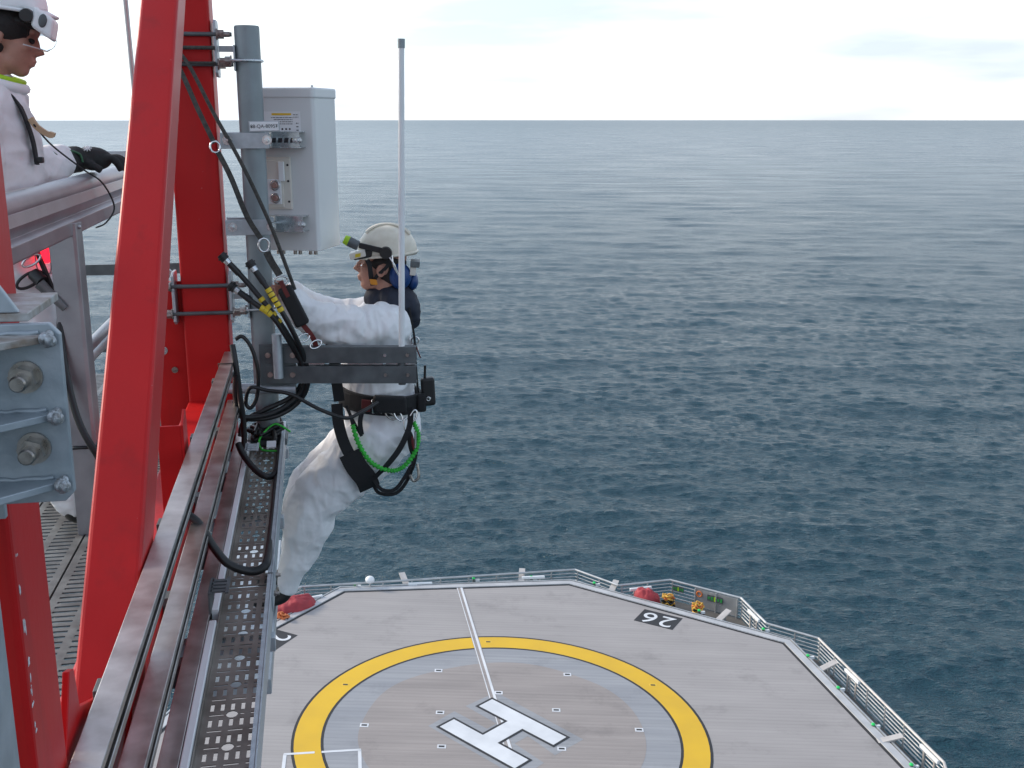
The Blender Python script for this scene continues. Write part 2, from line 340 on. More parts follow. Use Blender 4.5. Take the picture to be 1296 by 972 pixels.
    def ring(s, c, n_, rad, r, seg=20, rs=8, sq=None, start=(1, 0, 0)):
        c = V(c); n_ = V(n_).normalized(); a = V(start); a = (a-n_*a.dot(n_))
        if a.length < 1e-4: a = V((0, 1, 0))-n_*n_.y
        a.normalize(); b_ = n_.cross(a); sx, sy = sq if sq else (1, 1)
        return s.tube([c+a*(math.cos(2*math.pi*i/seg)*rad*sx)+b_*(math.sin(2*math.pi*i/seg)*rad*sy) for i in range(seg)], r, rs, closed=True)
    def build(s, name, m, parent=None, T=S, bev=0., seg=2, origin=None, wn=False):
        w = [T(p) for p in s.v]
        me = bpy.data.meshes.new(name)
        if parent is not None: o0 = WLOC[parent]
        elif origin is not None: o0 = T(origin)
        else:
            o0 = V((sum(p.x for p in w)/len(w), sum(p.y for p in w)/len(w), min(p.z for p in w)))
        me.from_pydata([p-o0 for p in w], [], s.f)
        me.polygons.foreach_set('use_smooth', s.sm)
        me.materials.append(MATS[m]); me.update()
        ob = bpy.data.objects.new(name, me); COL.objects.link(ob); WLOC[ob] = o0
        if parent is not None: ob.parent = parent; ob.location = (0, 0, 0)
        else: ob.location = o0
        if bev:
            bm = bmesh.new(); bm.from_mesh(me); bmesh.ops.recalc_face_normals(bm, faces=bm.faces[:]); bm.to_mesh(me); bm.free()
            md = ob.modifiers.new('bevel', 'BEVEL'); md.width = bev; md.segments = seg; md.limit_method = 'ANGLE'; md.angle_limit = R(40)
            md.harden_normals = False
        return ob
WLOC = {}
def fixn(ob):
    bm = bmesh.new(); bm.from_mesh(ob.data); bmesh.ops.recalc_face_normals(bm, faces=bm.faces[:]); bm.to_mesh(ob.data); bm.free(); return ob
def tag(o, label, cat, group=None):
    o['label'] = label; o['category'] = cat
    if group: o['group'] = group
    return o
def thing(name, label, cat, loc, T=S, group=None):
    o = bpy.data.objects.new(name, None); COL.objects.link(o); o.location = T(loc); WLOC[o] = T(loc).copy(); o.empty_display_size = .1
    return tag(o, label, cat, group)
def spline(pts, n=8, closed=False):
    pts = [V(p) for p in pts]; L = len(pts); outp = []
    for i in range(L-1):
        p0 = pts[max(i-1, 0)]; p1 = pts[i]; p2 = pts[i+1]; p3 = pts[min(i+2, L-1)]
        for k in range(n):
            t = k/n; outp.append(.5*((2*p1)+(p2-p0)*t+(2*p0-5*p1+4*p2-p3)*t*t+(3*p1-p0-3*p2+p3)*t**3))
    return outp+[pts[-1]]
def lerp(a, b, t): return a+(b-a)*t
def text_mesh(body, size, o, ex, ey, name, m, parent, T=S, lift=.0012, align='CENTER'):
    c = bpy.data.curves.new('t', 'FONT'); c.body = body; c.size = size; c.align_x = align; c.align_y = 'CENTER'
    ob = bpy.data.objects.new('t', c); COL.objects.link(ob)
    dg = bpy.context.evaluated_depsgraph_get(); me = ob.evaluated_get(dg).to_mesh()
    o, ex, ey = V(o), V(ex).normalized(), V(ey).normalized(); ez = ex.cross(ey)
    mb = MB(); mb.add([o+ex*v.co.x+ey*v.co.y+ez*lift for v in me.vertices], [tuple(p.vertices) for p in me.polygons])
    ob.evaluated_get(dg).to_mesh_clear(); bpy.data.objects.remove(ob); bpy.data.curves.remove(c)
    return mb.build(name, m, parent, T)
def hexbolt(c, n_, r, ln, parent, washer=1.7, T=S, name='bolt', m='bolt', up=(0, 0, 1)):
    """washer, hex nut and thread end sticking out along n_"""
    c = V(c); n_ = V(n_).normalized(); mb = MB()
    mb.cyl(c, c+n_*ln*.10, r*washer*1.45, seg=20)
    a = V(up)-n_*V(up).dot(n_); a.normalize(); b_ = n_.cross(a)
    mb.prism([(math.cos(R(60*k+12))*r*1.6, math.sin(R(60*k+12))*r*1.6) for k in range(6)], c+n_*ln*.10, a, b_, n_*ln*.45)
    mb.cyl(c+n_*ln*.5, c+n_*ln*.95, r*.98, r*.98, seg=16); mb.cyl(c+n_*ln*.95, c+n_*ln, r*.98, r*.8, seg=16)
    return fixn(mb.build(name, m, parent, T))

# ------------------------------------------------------------------ sea
def make_sea():
    rmax = 32000.0; H = CAMZ
    th = np.radians(np.concatenate([np.linspace(36, 1.0, 1000), np.geomspace(.97, np.degrees(np.arctan(H/rmax)), 90)]))
    r = np.concatenate([[4, 15, 28, 40, 50], H/np.tan(th)]); nr = len(r)
    az = np.radians(np.concatenate([np.linspace(-32, 32, 1000), np.linspace(34, 326, 100)])); na = len(az)
    dr = np.gradient(r); da = np.abs(np.gradient(np.unwrap(az))); 
    X = r[:, None]*np.sin(az)[None, :]; Y = r[:, None]*np.cos(az)[None, :]
    cell = np.maximum(dr[:, None]*.75, r[:, None]*da[None, :])
    g = np.random.default_rng(11)
    Z = np.zeros_like(X); OX = np.zeros_like(X); OY = np.zeros_like(X)
    main = R(187)
    cmin = cell.min(axis=1)
    for i in range(170):
        lam = .9*(4.6/.9)**g.random() if i < 110 else 4.6*(14/4.6)**g.random() if i < 148 else 13*(42/13)**g.random(); k = 2*np.pi/lam
        a = main+g.normal(0, .50 if lam < 5 else .30); am = (.0032 if lam < 5 else .0014 if lam < 13 else .0016)*lam*(.5+g.random())
        ph = g.random()*6.283
        ok = np.nonzero(lam/cmin > 2.0)[0]
        if len(ok) == 0: continue
        q = slice(ok[0], ok[-1]+1)
        fade = np.clip((lam/cell[q]-2.0)/1.6, 0, 1)
        arg = k*(X[q]*np.sin(a)+Y[q]*np.cos(a))+ph
        c_, s_ = np.cos(arg), np.sin(arg)
        Z[q] += am*fade*c_; OX[q] -= .7*am*fade*np.sin(a)*s_; OY[q] -= .7*am*fade*np.cos(a)*s_
    # gust patches: rougher and calmer water
    P = np.stack([X+OX, Y+OY, Z], -1).reshape(-1, 3)
    P = np.vstack([P, [[0, 0, 0]]])
    i = np.arange(nr-1)[:, None]; j = np.arange(na)[None, :]; j2 = (j+1) % na
    q = np.stack([i*na+j, i*na+j2, (i+1)*na+j2, (i+1)*na+j], -1).reshape(-1, 4)[:, ::-1]
    tri = np.stack([np.full(na, nr*na), (np.arange(na)+1) % na, np.arange(na)], -1)[:, ::-1]
    me = bpy.data.meshes.new('sea'); me.vertices.add(len(P)); me.vertices.foreach_set('co', P.ravel().astype(np.float32))
    loops = np.concatenate([q.ravel(), tri.ravel()]); me.loops.add(len(loops)); me.loops.foreach_set('vertex_index', loops.astype(np.int32))
    st = np.concatenate([np.arange(len(q))*4, len(q)*4+np.arange(len(tri))*3]); me.polygons.add(len(st)); me.polygons.foreach_set('loop_start', st.astype(np.int32))
    me.update(calc_edges=True); me.polygons.foreach_set('use_smooth', np.ones(len(st), bool)); me.materials.append(MATS['water']); me.validate()
    o = bpy.data.objects.new('sea', me); COL.objects.link(o); o['kind'] = 'structure'
    me.calc_loop_triangles()
    if me.polygons[200000].normal.z < 0: me.flip_normals()
make_sea()

# ------------------------------------------------------------------ helideck
deck = thing('helideck', 'octagonal grey helideck with yellow landing circle and white H far below', 'helideck', (0, 0, -23.0), D)
PV = [(-10.71, 8.23), (-8.12, 12.56), (3.36, 14.30), (13.17, 8.38), (15.31, -1.66), (13.6, -8.6), (7.5, -13.6), (-3.0, -15.0), (-11.5, -10.0), (-13.4, -1.2)]
def offset_poly(pv, d):
    n = len(pv); o = []
    for i in range(n):
        p0, p1, p2 = V(pv[i-1]), V(pv[i]), V(pv[(i+1) % n])
        n1 = V((-(p1-p0).y, (p1-p0).x)).normalized(); n2 = V((-(p2-p1).y, (p2-p1).x)).normalized()
        b_ = (n1+n2).normalized(); o.append(tuple(p1+b_*(d/b_.dot(n1))))
    return o
def sheet(poly, z, name, m, th=.004):
    mb = MB(); mb.prism(poly, (0, 0, z-th), (1, 0, 0), (0, 1, 0), (0, 0, th)); return fixn(mb.build(name, m, deck, D))
def band(pa, pb, z, name, m, th=.003, closed=True):
    mb = MB(); n = len(pa)
    for i in range(n if closed else n-1):
        j = (i+1) % n
        mb.prism([pa[i], pa[j], pb[j], pb[i]], (0, 0, z-th), (1, 0, 0), (0, 1, 0), (0, 0, th))
    return fixn(mb.build(name, m, deck, D))
mb = MB(); mb.prism(offset_poly(PV, .55), (0, 0, -.35), (1, 0, 0), (0, 1, 0), (0, 0, .35)); fixn(mb.build('deck_plate', 'deck', deck, D))
band(PV, offset_poly(PV, .14), .004, 'edge_line', 'deck_black')
band(offset_poly(PV, .141), offset_poly(PV, .50), .05, 'perimeter_gutter', 'gutter', th=.30)
band(offset_poly(PV, .55), offset_poly(PV, .62), .075, 'gutter_lip', 'alu', th=.35)
def circ(r, n=96): return [(r*math.cos(2*math.pi*i/n), r*math.sin(2*math.pi*i/n)) for i in range(n)]
def irr(r, a, n=120): return [((r+a*mnoise.noise(V((math.cos(2*math.pi*i/n)*1.5, math.sin(2*math.pi*i/n)*1.5, 3))))*math.cos(2*math.pi*i/n), (r+a*mnoise.noise(V((math.cos(2*math.pi*i/n)*1.5, math.sin(2*math.pi*i/n)*1.5, 3))))*math.sin(2*math.pi*i/n)) for i in range(n)]
band(circ(7.03), circ(7.14), .008, 'circle_inner_outline', 'deck_black')
band(circ(7.14), circ(8.16), .0085, 'landing_circle', 'deck_yellow')
band(circ(8.16), circ(8.27), .008, 'circle_outer_outline', 'deck_black')
sheet(circ(7.03), .004, 'circle_ring_surface', 'deck_ring')
sheet(irr(5.72, .25), .0075, 'circle_centre_surface', 'deck_inner', .0034)
# centre seam
def strip(p0, p1, w, z, name, m, th=.003):
    p0, p1 = V(p0), V(p1); d = (p1-p0).normalized(); n_ = V((-d.y, d.x))*w/2
    mb = MB(); mb.prism([tuple(p0-n_), tuple(p1-n_), tuple(p1+n_), tuple(p0+n_)], (0, 0, z-th), (1, 0, 0), (0, 1, 0), (0, 0, th)); return fixn(mb.build(name, m, deck, D))
s0, s1 = V((-2.40, 13.9)), V((.62, -3.4))
strip(s0, s1, .34, .0115, 'seam_base', 'deck_inner'); sn = V((s1-s0).normalized()); sn = V((-sn.y, sn.x))
strip(s0+sn*.08, s1+sn*.08, .11, .016, 'seam_cover', 'deck_white', .004); strip(s0-sn*.13, s1-sn*.13, .04, .0152, 'seam_cover', 'deck_white', .0035)
# H
ha = V((2.66-(-.47), -.09-2.77)).normalized(); hb = V((-ha.y, ha.x))
def hpoly(w):
    L, Wd, bar = 2.0+w, 1.5+w, .75/2+w
    x1, x0 = Wd, Wd-.75-2*w
    P_ = [(-L, -x1), (L, -x1), (L, -x0), (bar, -x0), (bar, x0), (L, x0), (L, x1), (-L, x1), (-L, x0), (-bar, x0), (-bar, -x0), (-L, -x0)]
    return [(ha.x*a+hb.x*b_, ha.y*a+hb.y*b_) for a, b_ in P_]
sheet([(x*1.0+.10*math.sin(i*2.1)+.10, y+.12*math.cos(i*1.7)-.05) for i, (x, y) in enumerate(hpoly(.42))], .0100, 'repainted_patch', 'deck_ring', .0020)
sheet(hpoly(.13), .020, 'letter_outline', 'deck_black', .004)
sheet(hpoly(.02), .0255, 'letter_h', 'deck_white', .005)
# heading numbers
def heading(c, ex, ey, txt):
    c, ex, ey = V((*c, 0)), V((*ex, 0)).normalized(), V((*ey, 0)).normalized()
    mb = MB(); mb.prism([(-1.0, -.74), (1.0, -.74), (1.0, .74), (-1.0, .74)], c+V((0, 0, .001)), ex, ey, V((0, 0, .005))); fixn(mb.build('number_panel', 'deck_black', deck, D))
    for k, ch in enumerate(txt):
        o = text_mesh(ch, 1.62, c+ex*(-.45+.9*k)+V((0, 0, .007)), ex, ey, 'numeral', 'deck_white', deck, D, .002)
        md = o.modifiers.new('fat', 'SOLIDIFY'); md.thickness = .003
heading((7.58, 10.60), (-1.73, .9), (-.69, -1.29), '26')
heading((-10.72, 7.15), (-.426, -.905), (.905, -.426), '26')
for (x, y) in [(-2.87, 4.8), (-2.58, 1.33), (-5.53, .2), (-.2, 3.05), (-2.36, -1.15), (.1, -2.75), (2.81, 4.8), (2.2, 1.79), (5.49, .47), (2.3, -1.06)]:
    mb = MB(); mb.box((x-.17, y-.13, .0), (x+.17, y+.13, .016)); t_ = mb.build('tie_down', 'deck_white', deck, D)
    mb = MB(); mb.box((x-.11, y-.055, .012), (x+.11, y+.055, .021)); mb.build('tie_down_slot', 'deck_black', deck, D)
for (x, y) in [(-.74, 7.65), (-6.75, 3.34), (6.5, 4.1)]:
    mb = MB(); mb.box((x-.16, y-.12, .0), (x+.16, y+.12, .0135)); mb.build('tie_down', 'yellow', deck, D)
    mb = MB(); mb.box((x-.10, y-.05, .012), (x+.10, y+.05, .017)); mb.build('tie_down_slot', 'deck_black', deck, D)
for a, b_ in (((-8.3, -2.0), (-7.16, -1.81)), ((-6.9, -1.77), (-5.43, -1.53)), ((-8.25, -2.0), (-7.9, -4.6)), ((-5.48, -1.55), (-5.1, -4.1))):
    strip(a, b_, .13, .0125, 'marking_line', 'deck_white')
# structure underneath
for (x, y) in ((-7, 7.5), (7.5, 7), (-7, -8), (7, -8)):
    mb = MB(); mb.cyl((x, y, -24.5), (x, y, -.34), .6, seg=20); mb.build('support_leg', 'dark_steel', deck, D)
for y in (-9, -4.5, 0, 4.5, 9):
    mb = MB(); mb.box((-9.5, y-.12, -.95), (9.5, y+.12, -.352)); mb.build('support_girder', 'dark_steel', deck, D)

# lower perimeter walkway and its railing
FP = [(-16.2, 9.6), (-14.0, 8.0), (-12.45, 9.4), (-10.35, 12.55), (-6.48, 13.42), (3.77, 15.82), (5.94, 13.94), (8.75, 14.86), (12.12, 12.85), (12.78, 10.01), (14.93, 8.58), (16.98, -1.6), (15.4, -9.0)]
FP = FP[1:]
inner = [(-13.2, 6.6), (-11.5, 8.7), (-9.0, 13.0), (-6.0, 13.5), (3.5, 14.95), (5.3, 13.9), (8.0, 12.2), (11.5, 10.1), (12.6, 9.4), (13.8, 8.6), (15.95, -1.7), (14.3, -8.6)]
wk = thing('perimeter_walkway', 'dark grey lowered walkway running around the rim of the helideck', 'walkway', (0, 0, -23.0), D)
for i in range(len(FP)-1):
    mb = MB(); q = [inner[i], inner[i+1], FP[i+1], FP[i]]
    mb.prism(q, (0, 0, -.92), (1, 0, 0), (0, 1, 0), (0, 0, .06)); fixn(mb.build('walkway_plate', 'walk_dark', wk, D))
for i in (2, 4, 7, 9, 10):
    a_ = V((*inner[i], -.92)); b_ = V((a_.x*.62, a_.y*.62, -.92))
    mb = MB(); mb.beam(a_+V((0, 0, -.08)), b_+V((0, 0, -.08)), .16, .16, (0, 0, 1)); mb.build('walkway_bracket', 'dark_steel', wk, D)
rl = thing('deck_railing', 'pale aluminium safety railing around the outer rim of the helideck', 'railing', (0, 0, -.86), D)
for i in range(len(FP)-1):
    a_, b_ = V((*FP[i], 0)), V((*FP[i+1], 0)); L = (b_-a_).length; d = (b_-a_).normalized()
    mb = MB(); mb.tube([a_+V((0, 0, .25)), b_+V((0, 0, .25))], .06, 8); mb.build('top_rail', 'alu_warm' if i >= 9 else 'alu', rl, D)  # right-hand run: warm low sun put into the top rail colour
    for z, r_ in ((.04, .03), (-.15, .03), (-.34, .03), (-.52, .03), (-.72, .04)):
        mb = MB(); mb.tube([a_+V((0, 0, z)), b_+V((0, 0, z))], r_, 6); mb.build('mid_rail', 'alu', rl, D)
    n = max(2, round(L/1.55))
    for k in range(n):
        p = a_+d*(L*(k+.12)/n)
        mb = MB(); mb.box((p.x-.035, p.y-.035, -.86), (p.x+.035, p.y+.035, .25)); mb.build('post', 'alu', rl, D)
# solid wind screen on the bay
a_, b_ = V((9.98, 14.09, 0)), V((12.02, 12.87, 0)); d = (b_-a_).normalized(); nn = V((-d.y, d.x, 0))
sc = thing('screen_panel', 'solid grey sheet panel fixed inside the railing of the wide bay', 'panel', (11, 13.45, -.86), D)
mb = MB(); mb.beam(a_-nn*-.0+V((0, 0, -.28))-nn*.09, b_+V((0, 0, -.28))-nn*.09, .012, 1.0, nn); mb.build('sheet', 'alu', sc, D)
for t_ in (.02, .5, .98):
    p = a_.lerp(b_, t_)-nn*.12; mb = MB(); mb.box((p.x-.03, p.y-.03, -.86), (p.x+.03, p.y+.03, .23)); mb.build('stiffener', 'alu', sc, D)
def sign(c, d, nn, w, h, label):
    t_ = thing('safety_sign', label, 'sign', (c.x, c.y, c.z-h/2), D)
    mb = MB(); mb.beam(c-d*w/2, c+d*w/2, .012, h, nn); mb.build('sign_plate', 'dark_steel', t_, D)
    for k in range(5):
        p = c-d*w*.40+d*w*.2*k-nn*.012; mb = MB(); mb.beam(p-d*w*.06, p+d*w*.06, .008, h*(.4+.35*((k*7) % 3)/2), nn); mb.build('sign_symbol', 'sign_green' if k != 2 else 'lime', t_, D)
    return t_
sign(a_.lerp(b_, .48)+V((0, 0, -.12))-nn*.13, d, nn, .85, .34, 'small green sign on the solid grey screen panel of the bay')
a2, b2 = V((8.75, 14.86, 0)), V((12.12, 12.85, 0))
sign(a2.lerp(b2, .13)+V((0, 0, -.12))-nn*.07, d, nn, .62, .3, 'small green sign on the open railing left of the screen panel')

# perimeter lights
gl = [(-10.35, 9.9), (-7.6, 13.1), (-1.62, 14.28), (1.37, 14.72), (4.61, 14.2), (9.55, 11.3), (12.32, 9.5), (13.77, 6.95), (14.31, 4.12), (14.88, 1.23), (15.44, -1.55)]
where = ['beside the red fabric cover', 'at the far left bend of the deck', 'left of the white seam line on the far edge', 'right of the seam on the far edge', 'past the far right bend of the deck',
         'in front of the coiled yellow hose', 'at the end of the wide bay', 'first on the long right edge counting from the bay', 'second on the long right edge counting from the bay', 'third on the long right edge counting from the bay', 'last on the long right edge at the bottom of the picture']
for (x, y), w_ in zip(gl, where):
    t_ = thing('perimeter_light', 'small green perimeter light ' + w_, 'light', (x, y, .06), D, 'green perimeter lights of the helideck')
    k = V((x, y)).normalized()*.30; x += k.x; y += k.y
    mb = MB(); mb.cyl((x, y, -.30), (x, y, .10), .07, seg=12); mb.build('base', 'dark_steel', t_, D)
    mb = MB(); mb.ell((x, y, .12), (.085, 0, 0), (0, .085, 0), (0, 0, .06), 12, 8); mb.build('lens', 'green_glass', t_, D)
    mb = MB(); mb.beam((x+.1, y, .0), (x+.3, y+.05, .0), .12, .10, (0, 0, 1)); mb.build('junction_box', 'white_plastic', t_, D)
# strip floodlights on two legs, and low wedge floodlights
fl = [(-9.7, 11.6, 30, 'nearest the red fabric cover on the left'), (-4.4, 13.75, 10, 'on the far edge left of the white seam'), (1.5, 15.0, 10, 'on the far edge right of the white seam'),
      (7.1, 14.0, 18, 'behind the red bundle in the wide bay'), (12.42, 11.2, -77, 'on the short end railing of the wide bay'), (15.55, 5.3, -78, 'halfway along the right railing'), (16.75, -.75, -78, 'at the bottom right corner of the picture')]
for (x, y, an, w_) in fl:
    d = V((math.cos(R(an)), math.sin(R(an)), 0)); c = V((x, y, 0))
    t_ = thing('strip_floodlight', 'white strip floodlight on two short legs '+w_, 'floodlight', (x, y, -.86), D, 'strip floodlights around the helideck')
    mb = MB(); mb.beam(c-d*.62+V((0, 0, .08)), c+d*.62+V((0, 0, .08)), .16, .13, (0, 0, 1)); mb.build('lamp_housing', 'white_plastic', t_, D, bev=.03)
    for s_ in (-1, 1):
        mb = MB(); mb.beam(c+d*.36*s_+V((0, 0, -.86)), c+d*.36*s_+V((0, 0, .02)), .09, .05, d); mb.build('leg', 'alu_warm', t_, D)
wedges = [(-5.15, 13.85, 'on the far edge left of the white seam'), (.87, 14.85, 'on the far edge right of the white seam'), (5.55, 13.75, 'where the railing meets the wide bay'), (10.6, 10.75, 'at the right part of the wide bay'), (14.3, 5.96, 'upper one on the right edge'), (15.15, .2, 'lower one on the right edge')]
for (x, y, w_) in wedges:
    k = V((x, y, 0)).normalized(); e = V((-k.y, k.x, 0)); c = V((x, y, 0))
    t_ = thing('deck_bridge_plate', 'small grey tilted plate bridging the gutter '+w_, 'plate', (x, y, -.05), D, 'tilted plates at the deck rim')
    mb = MB(); mb.obox(c+k*.3+V((0, 0, .10)), e*.16, k*.55+V((0, 0, .16)), V((0, 0, .03))); mb.build('plate', 'alu_warm', t_, D)
    mb = MB(); mb.box((x+k.x*.5-.05, y+k.y*.5-.05, -.86), (x+k.x*.5+.05, y+k.y*.5+.05, .1)); mb.build('plate_leg', 'alu', t_, D)
# equipment in the bay
def lump(c, ax, ay, az, name, m, label, cat, seed, rough=.18):
    t_ = MB(); t_.ell(c, (ax[0], ax[1], 0), (ay[0], ay[1], 0), (0, 0, az), 40, 24)
    o = t_.build(name, m, None, D); 
    for v in o.data.vertices:
        n_ = mnoise.noise(v.co*2.2+V((seed, 0, 0)))+.5*mnoise.noise(v.co*6+V((seed, 3, 0)))
        v.co = v.co*(1+rough*n_)
    tag(o, label, cat); return o
lump((7.35, 13.15, -.22), (.66, -.12), (.1, .42), .62, 'fabric_cover', 'red_cloth', 'dark red fabric cover heaped in the wide bay beside the yellow hose', 'cover', 3)
o = lump((-10.3, 10.75, -.1), (.85, .8), (-.5, .5), .60, 'fabric_cover', 'red_cloth', 'pinkish red fabric cover at the left deck corner below the hanging boot', 'cover', 9, .13)
def hose(c, rad, label, seed, m='hose_yellow'):
    t_ = thing('fire_hose', label, 'hose', (c[0], c[1], -.86), D); g = random.Random(seed)
    for k in range(10):
        pts = []
        for i in range(16):
            a = i*.52+k; rr = rad*(.35+.65*g.random())*(1-.045*k); pts.append((c[0]+rr*math.cos(a)*1.2, c[1]+rr*math.sin(a)*.8, -.80+.105*k+.22*g.random()))
        mb = MB(); mb.tube(spline(pts, 3), .045, 6); mb.build('hose_coil', (m, 'black_rubber', 'hose_orange', m, 'black_rubber', m, 'black_rubber', m, 'hose_orange', m)[k], t_, D)
hose((8.4, 12.85), .42, 'yellow and black hose heaped right beside the dark red cover', 1)
hose((9.75, 11.95), .40, 'yellow and orange hose standing in a pile before the screen panel', 2)
hose((-10.6, 9.35), .40, 'orange and black hose in front of the pinkish red cover', 3, 'hose_orange')
t_ = thing('hydrant_valve', 'white metal valve fittings beside the end railing of the wide bay', 'valve', (12.0, 10.6, -.86), D)
for k in range(4):
    mb = MB(); mb.tube(spline([(11.75+.15*k, 10.55, -.86), (11.75+.15*k, 10.5, -.55+.08*(k % 2)), (11.9+.15*k, 10.75, -.4)], 4), .05, 8); mb.build('valve_pipe', 'white_plastic', t_, D)
mb = MB(); mb.ring((10.15, 13.85, -.05), (.5, .85, 0), .14, .045, 16, 6); tag(mb.build('lifebuoy_ring', 'hose_orange', None, D), 'small orange ring hanging on the railing left of the screen panel', 'lifebuoy')
t_ = thing('dome_camera', 'small white dome on a stalk at the far railing left of the seam', 'camera', (-7.0, 13.35, -.86), D)
mb = MB(); mb.cyl((-6.95, 13.3, -.86), (-6.95, 13.3, .35), .05, seg=10); mb.build('stalk', 'alu', t_, D)
mb = MB(); mb.ell((-6.95, 13.3, .42), (.24, 0, 0), (0, .24, 0), (0, 0, .2), 16, 10); mb.build('dome', 'white_plastic', t_, D)

# ------------------------------------------------------------------ red tower
tw = thing('red_truss_tower', 'bright red painted steel truss with column and big slanting brace', 'truss', (-.5, 3.3, -46.0), S)
mb = MB(); mb.box((-.595, 4.905, -1.52), (-.402, 5.10, 1.6)); mb.build('column', 'red', tw, bev=.012, seg=3)
mb = MB(); mb.box((-.62, 1.496, -46), (-.43, 1.668, 1.6)); mb.build('column', 'red', tw, bev=.010, seg=3)
def bl(z): return 4.02+(z-.389)*1.143
e = V((0, 1.143, 1)).normalized(); nrm = V((0, 1, -1.143)).normalized()
p0, p1 = V((-.49, bl(-1.30), -1.30))+nrm*.075, V((-.49, bl(1.15), 1.15))+nrm*.075
mb = MB(); mb.beam(p0, p1, .124, .15, (1, 0, 0)); mb.build('diagonal_brace', 'red', tw, bev=.012, seg=3)
mb = MB(); mb.box((-.60, -.2, -1.50), (-.437, 5.2, -1.235)); mb.build('bottom_chord', 'red', tw, bev=.008)
mb = MB(); mb.box((-.60, -.2, 1.45), (-.437, 5.2, 1.7)); mb.build('top_chord', 'red', tw, bev=.008)
# gusset plate left of the far column
mb = MB(); mb.box((-.735, 4.985, -1.40), (-.590, 5.0, -.70)); mb.build('gusset_plate', 'red', tw, bev=.002)
for (w_, z_) in ((-.665, -.84), (-.655, -1.10)):
    mb = MB(); mb.cyl((w_, 4.982, z_), (w_, 4.975, z_), .014, seg=14); mb.build('gusset_bolt', 'bolt', tw)
hexbolt((-.70, 4.984, -1.01), (0, -1, 0), .008, .03, tw, name='gusset_bolt', m='zinc')
# channel stubs along the chord
def stub(u, wl, wr, z0, z1):
    mb = MB(); mb.box((wl, u, z0), (wr-.008, u+.008, z1)); mb.build('channel_stub', 'red', tw, bev=.002)
    mb = MB(); mb.prism([(0, z0), (.10, z0), (.10, z1-.015), (.09, z1+.03), (.07, z1+.035), (0, z1)], (wr-.008, u, 0), (0, 1, 0), (0, 0, 1), (.008, 0, 0)); fixn(mb.build('channel_stub_flange', 'red', tw, bev=.0015))
stub(3.40, -.515, -.436, -1.25, -.93)
mb = MB(); mb.prism([(1.66, -1.25), (2.25, -1.25), (2.25, -1.18), (1.80, -.985), (1.785, -.905), (1.755, -.895), (1.675, -1.02), (1.66, -1.05)], (-.436, 0, 0), (0, 1, 0), (0, 0, 1), (-.012, 0, 0)); fixn(mb.build('node_gusset', 'red', tw, bev=.002))
# paint chips on the near column's edge
g = random.Random(5)
mb = MB()
for k in range(30):
    z = g.choice((-.60, -.645, -.70, -.705, -.76, -.78, -.80, -.82, -.86))+.012*g.random(); L = .0012+.0085*g.random()**2; w_ = .0008+.0035*g.random()**2
    mb.prism([(-w_, -L), (w_*.6, -L*.6), (w_, L*.3), (w_*.3, L), (-w_*.8, L*.5)], (-.4296, 1.509+.010*g.random()**2, z), (0, 1, 0), (0, 0, 1), (.0006, 0, 0))
fixn(mb.build('paint_chips', 'deck_white', tw))['kind'] = 'stuff'

# ------------------------------------------------------------------ strut rails along the tower
def strut(name, label, wr, z, u0, u1, size=.046, slot=.02):
    t_ = thing(name, label, 'rail', (wr-size/2, (u0+u1)/2, z-size), S, 'steel strut rails along the red tower')
    w0 = wr-size; th = .004
    lip = (size-slot)/2
    prof = [(w0, z), (wr, z), (wr, z-lip), (wr-th, z-lip), (wr-th, z-th), (w0+th, z-th), (w0+th, z-size+th), (wr-th, z-size+th), (wr-th, z-size+lip), (wr, z-size+lip), (wr, z-size), (w0, z-size)]
    mb = MB(); mb.prism(prof, (0, u0, 0), (1, 0, 0), (0, 0, 1), (0, u1-u0, 0)); fixn(mb.build('channel', 'steel', t_, bev=.0018, seg=2))
    for u in (1.9, 2.75, 3.55, 4.35):
        mb = MB(); mb.box((-.437, u, z-size-.03), (w0+.004, u+.05, z-.012)); mb.build('standoff', 'dark_steel', t_, bev=.002)
    return t_
strut('strut_rail', 'topmost polished steel strut rail running along the red tower', -.372, -1.000, .6, 4.86, .052)
strut('strut_rail', 'middle polished steel strut rail between the two others', -.366, -1.205, .6, 4.80, .052)
strut('strut_rail', 'lowest steel strut rail next to the white strip', -.353, -1.400, .6, 4.95, .048)
mb = MB(); mb.box((-.3515, 3.06, -1.445), (-.3305, 4.85, -1.400)); mb.box((-.3515, .6, -1.445), (-.3305, 2.99, -1.400))
tag(mb.build('trunking_strip', 'white_plastic', None, bev=.003), 'long white plastic trunking strip between lowest rail and cable tray', 'trunking')
for (u, w_, z) in ((2.95, -.338, -1.30), (4.42, -.325, -1.33)):
    t_ = thing('slotted_clip', 'dark slotted angle clip beside the conduit bend' if u < 4 else 'pale slotted angle clip just below the pole foot', 'clip', (w_, u, z), S)
    pl = MB()
    for k in range(4): pl.box((w_+.000, u+.012*k*2, z), (w_+.045, u+.012*k*2+.014, z+.005))
    pl.box((w_-.006, u-.01, z), (w_+.004, u+.10, z+.005)); pl.box((w_+.041, u-.01, z+.0002), (w_+.05, u+.10, z+.0048)); pl.box((w_-.006, u-.01, z-.06), (w_-.001, u+.10, z+.0049))
    pl.build('angle', 'dark_steel' if u < 4 else 'galv', t_)

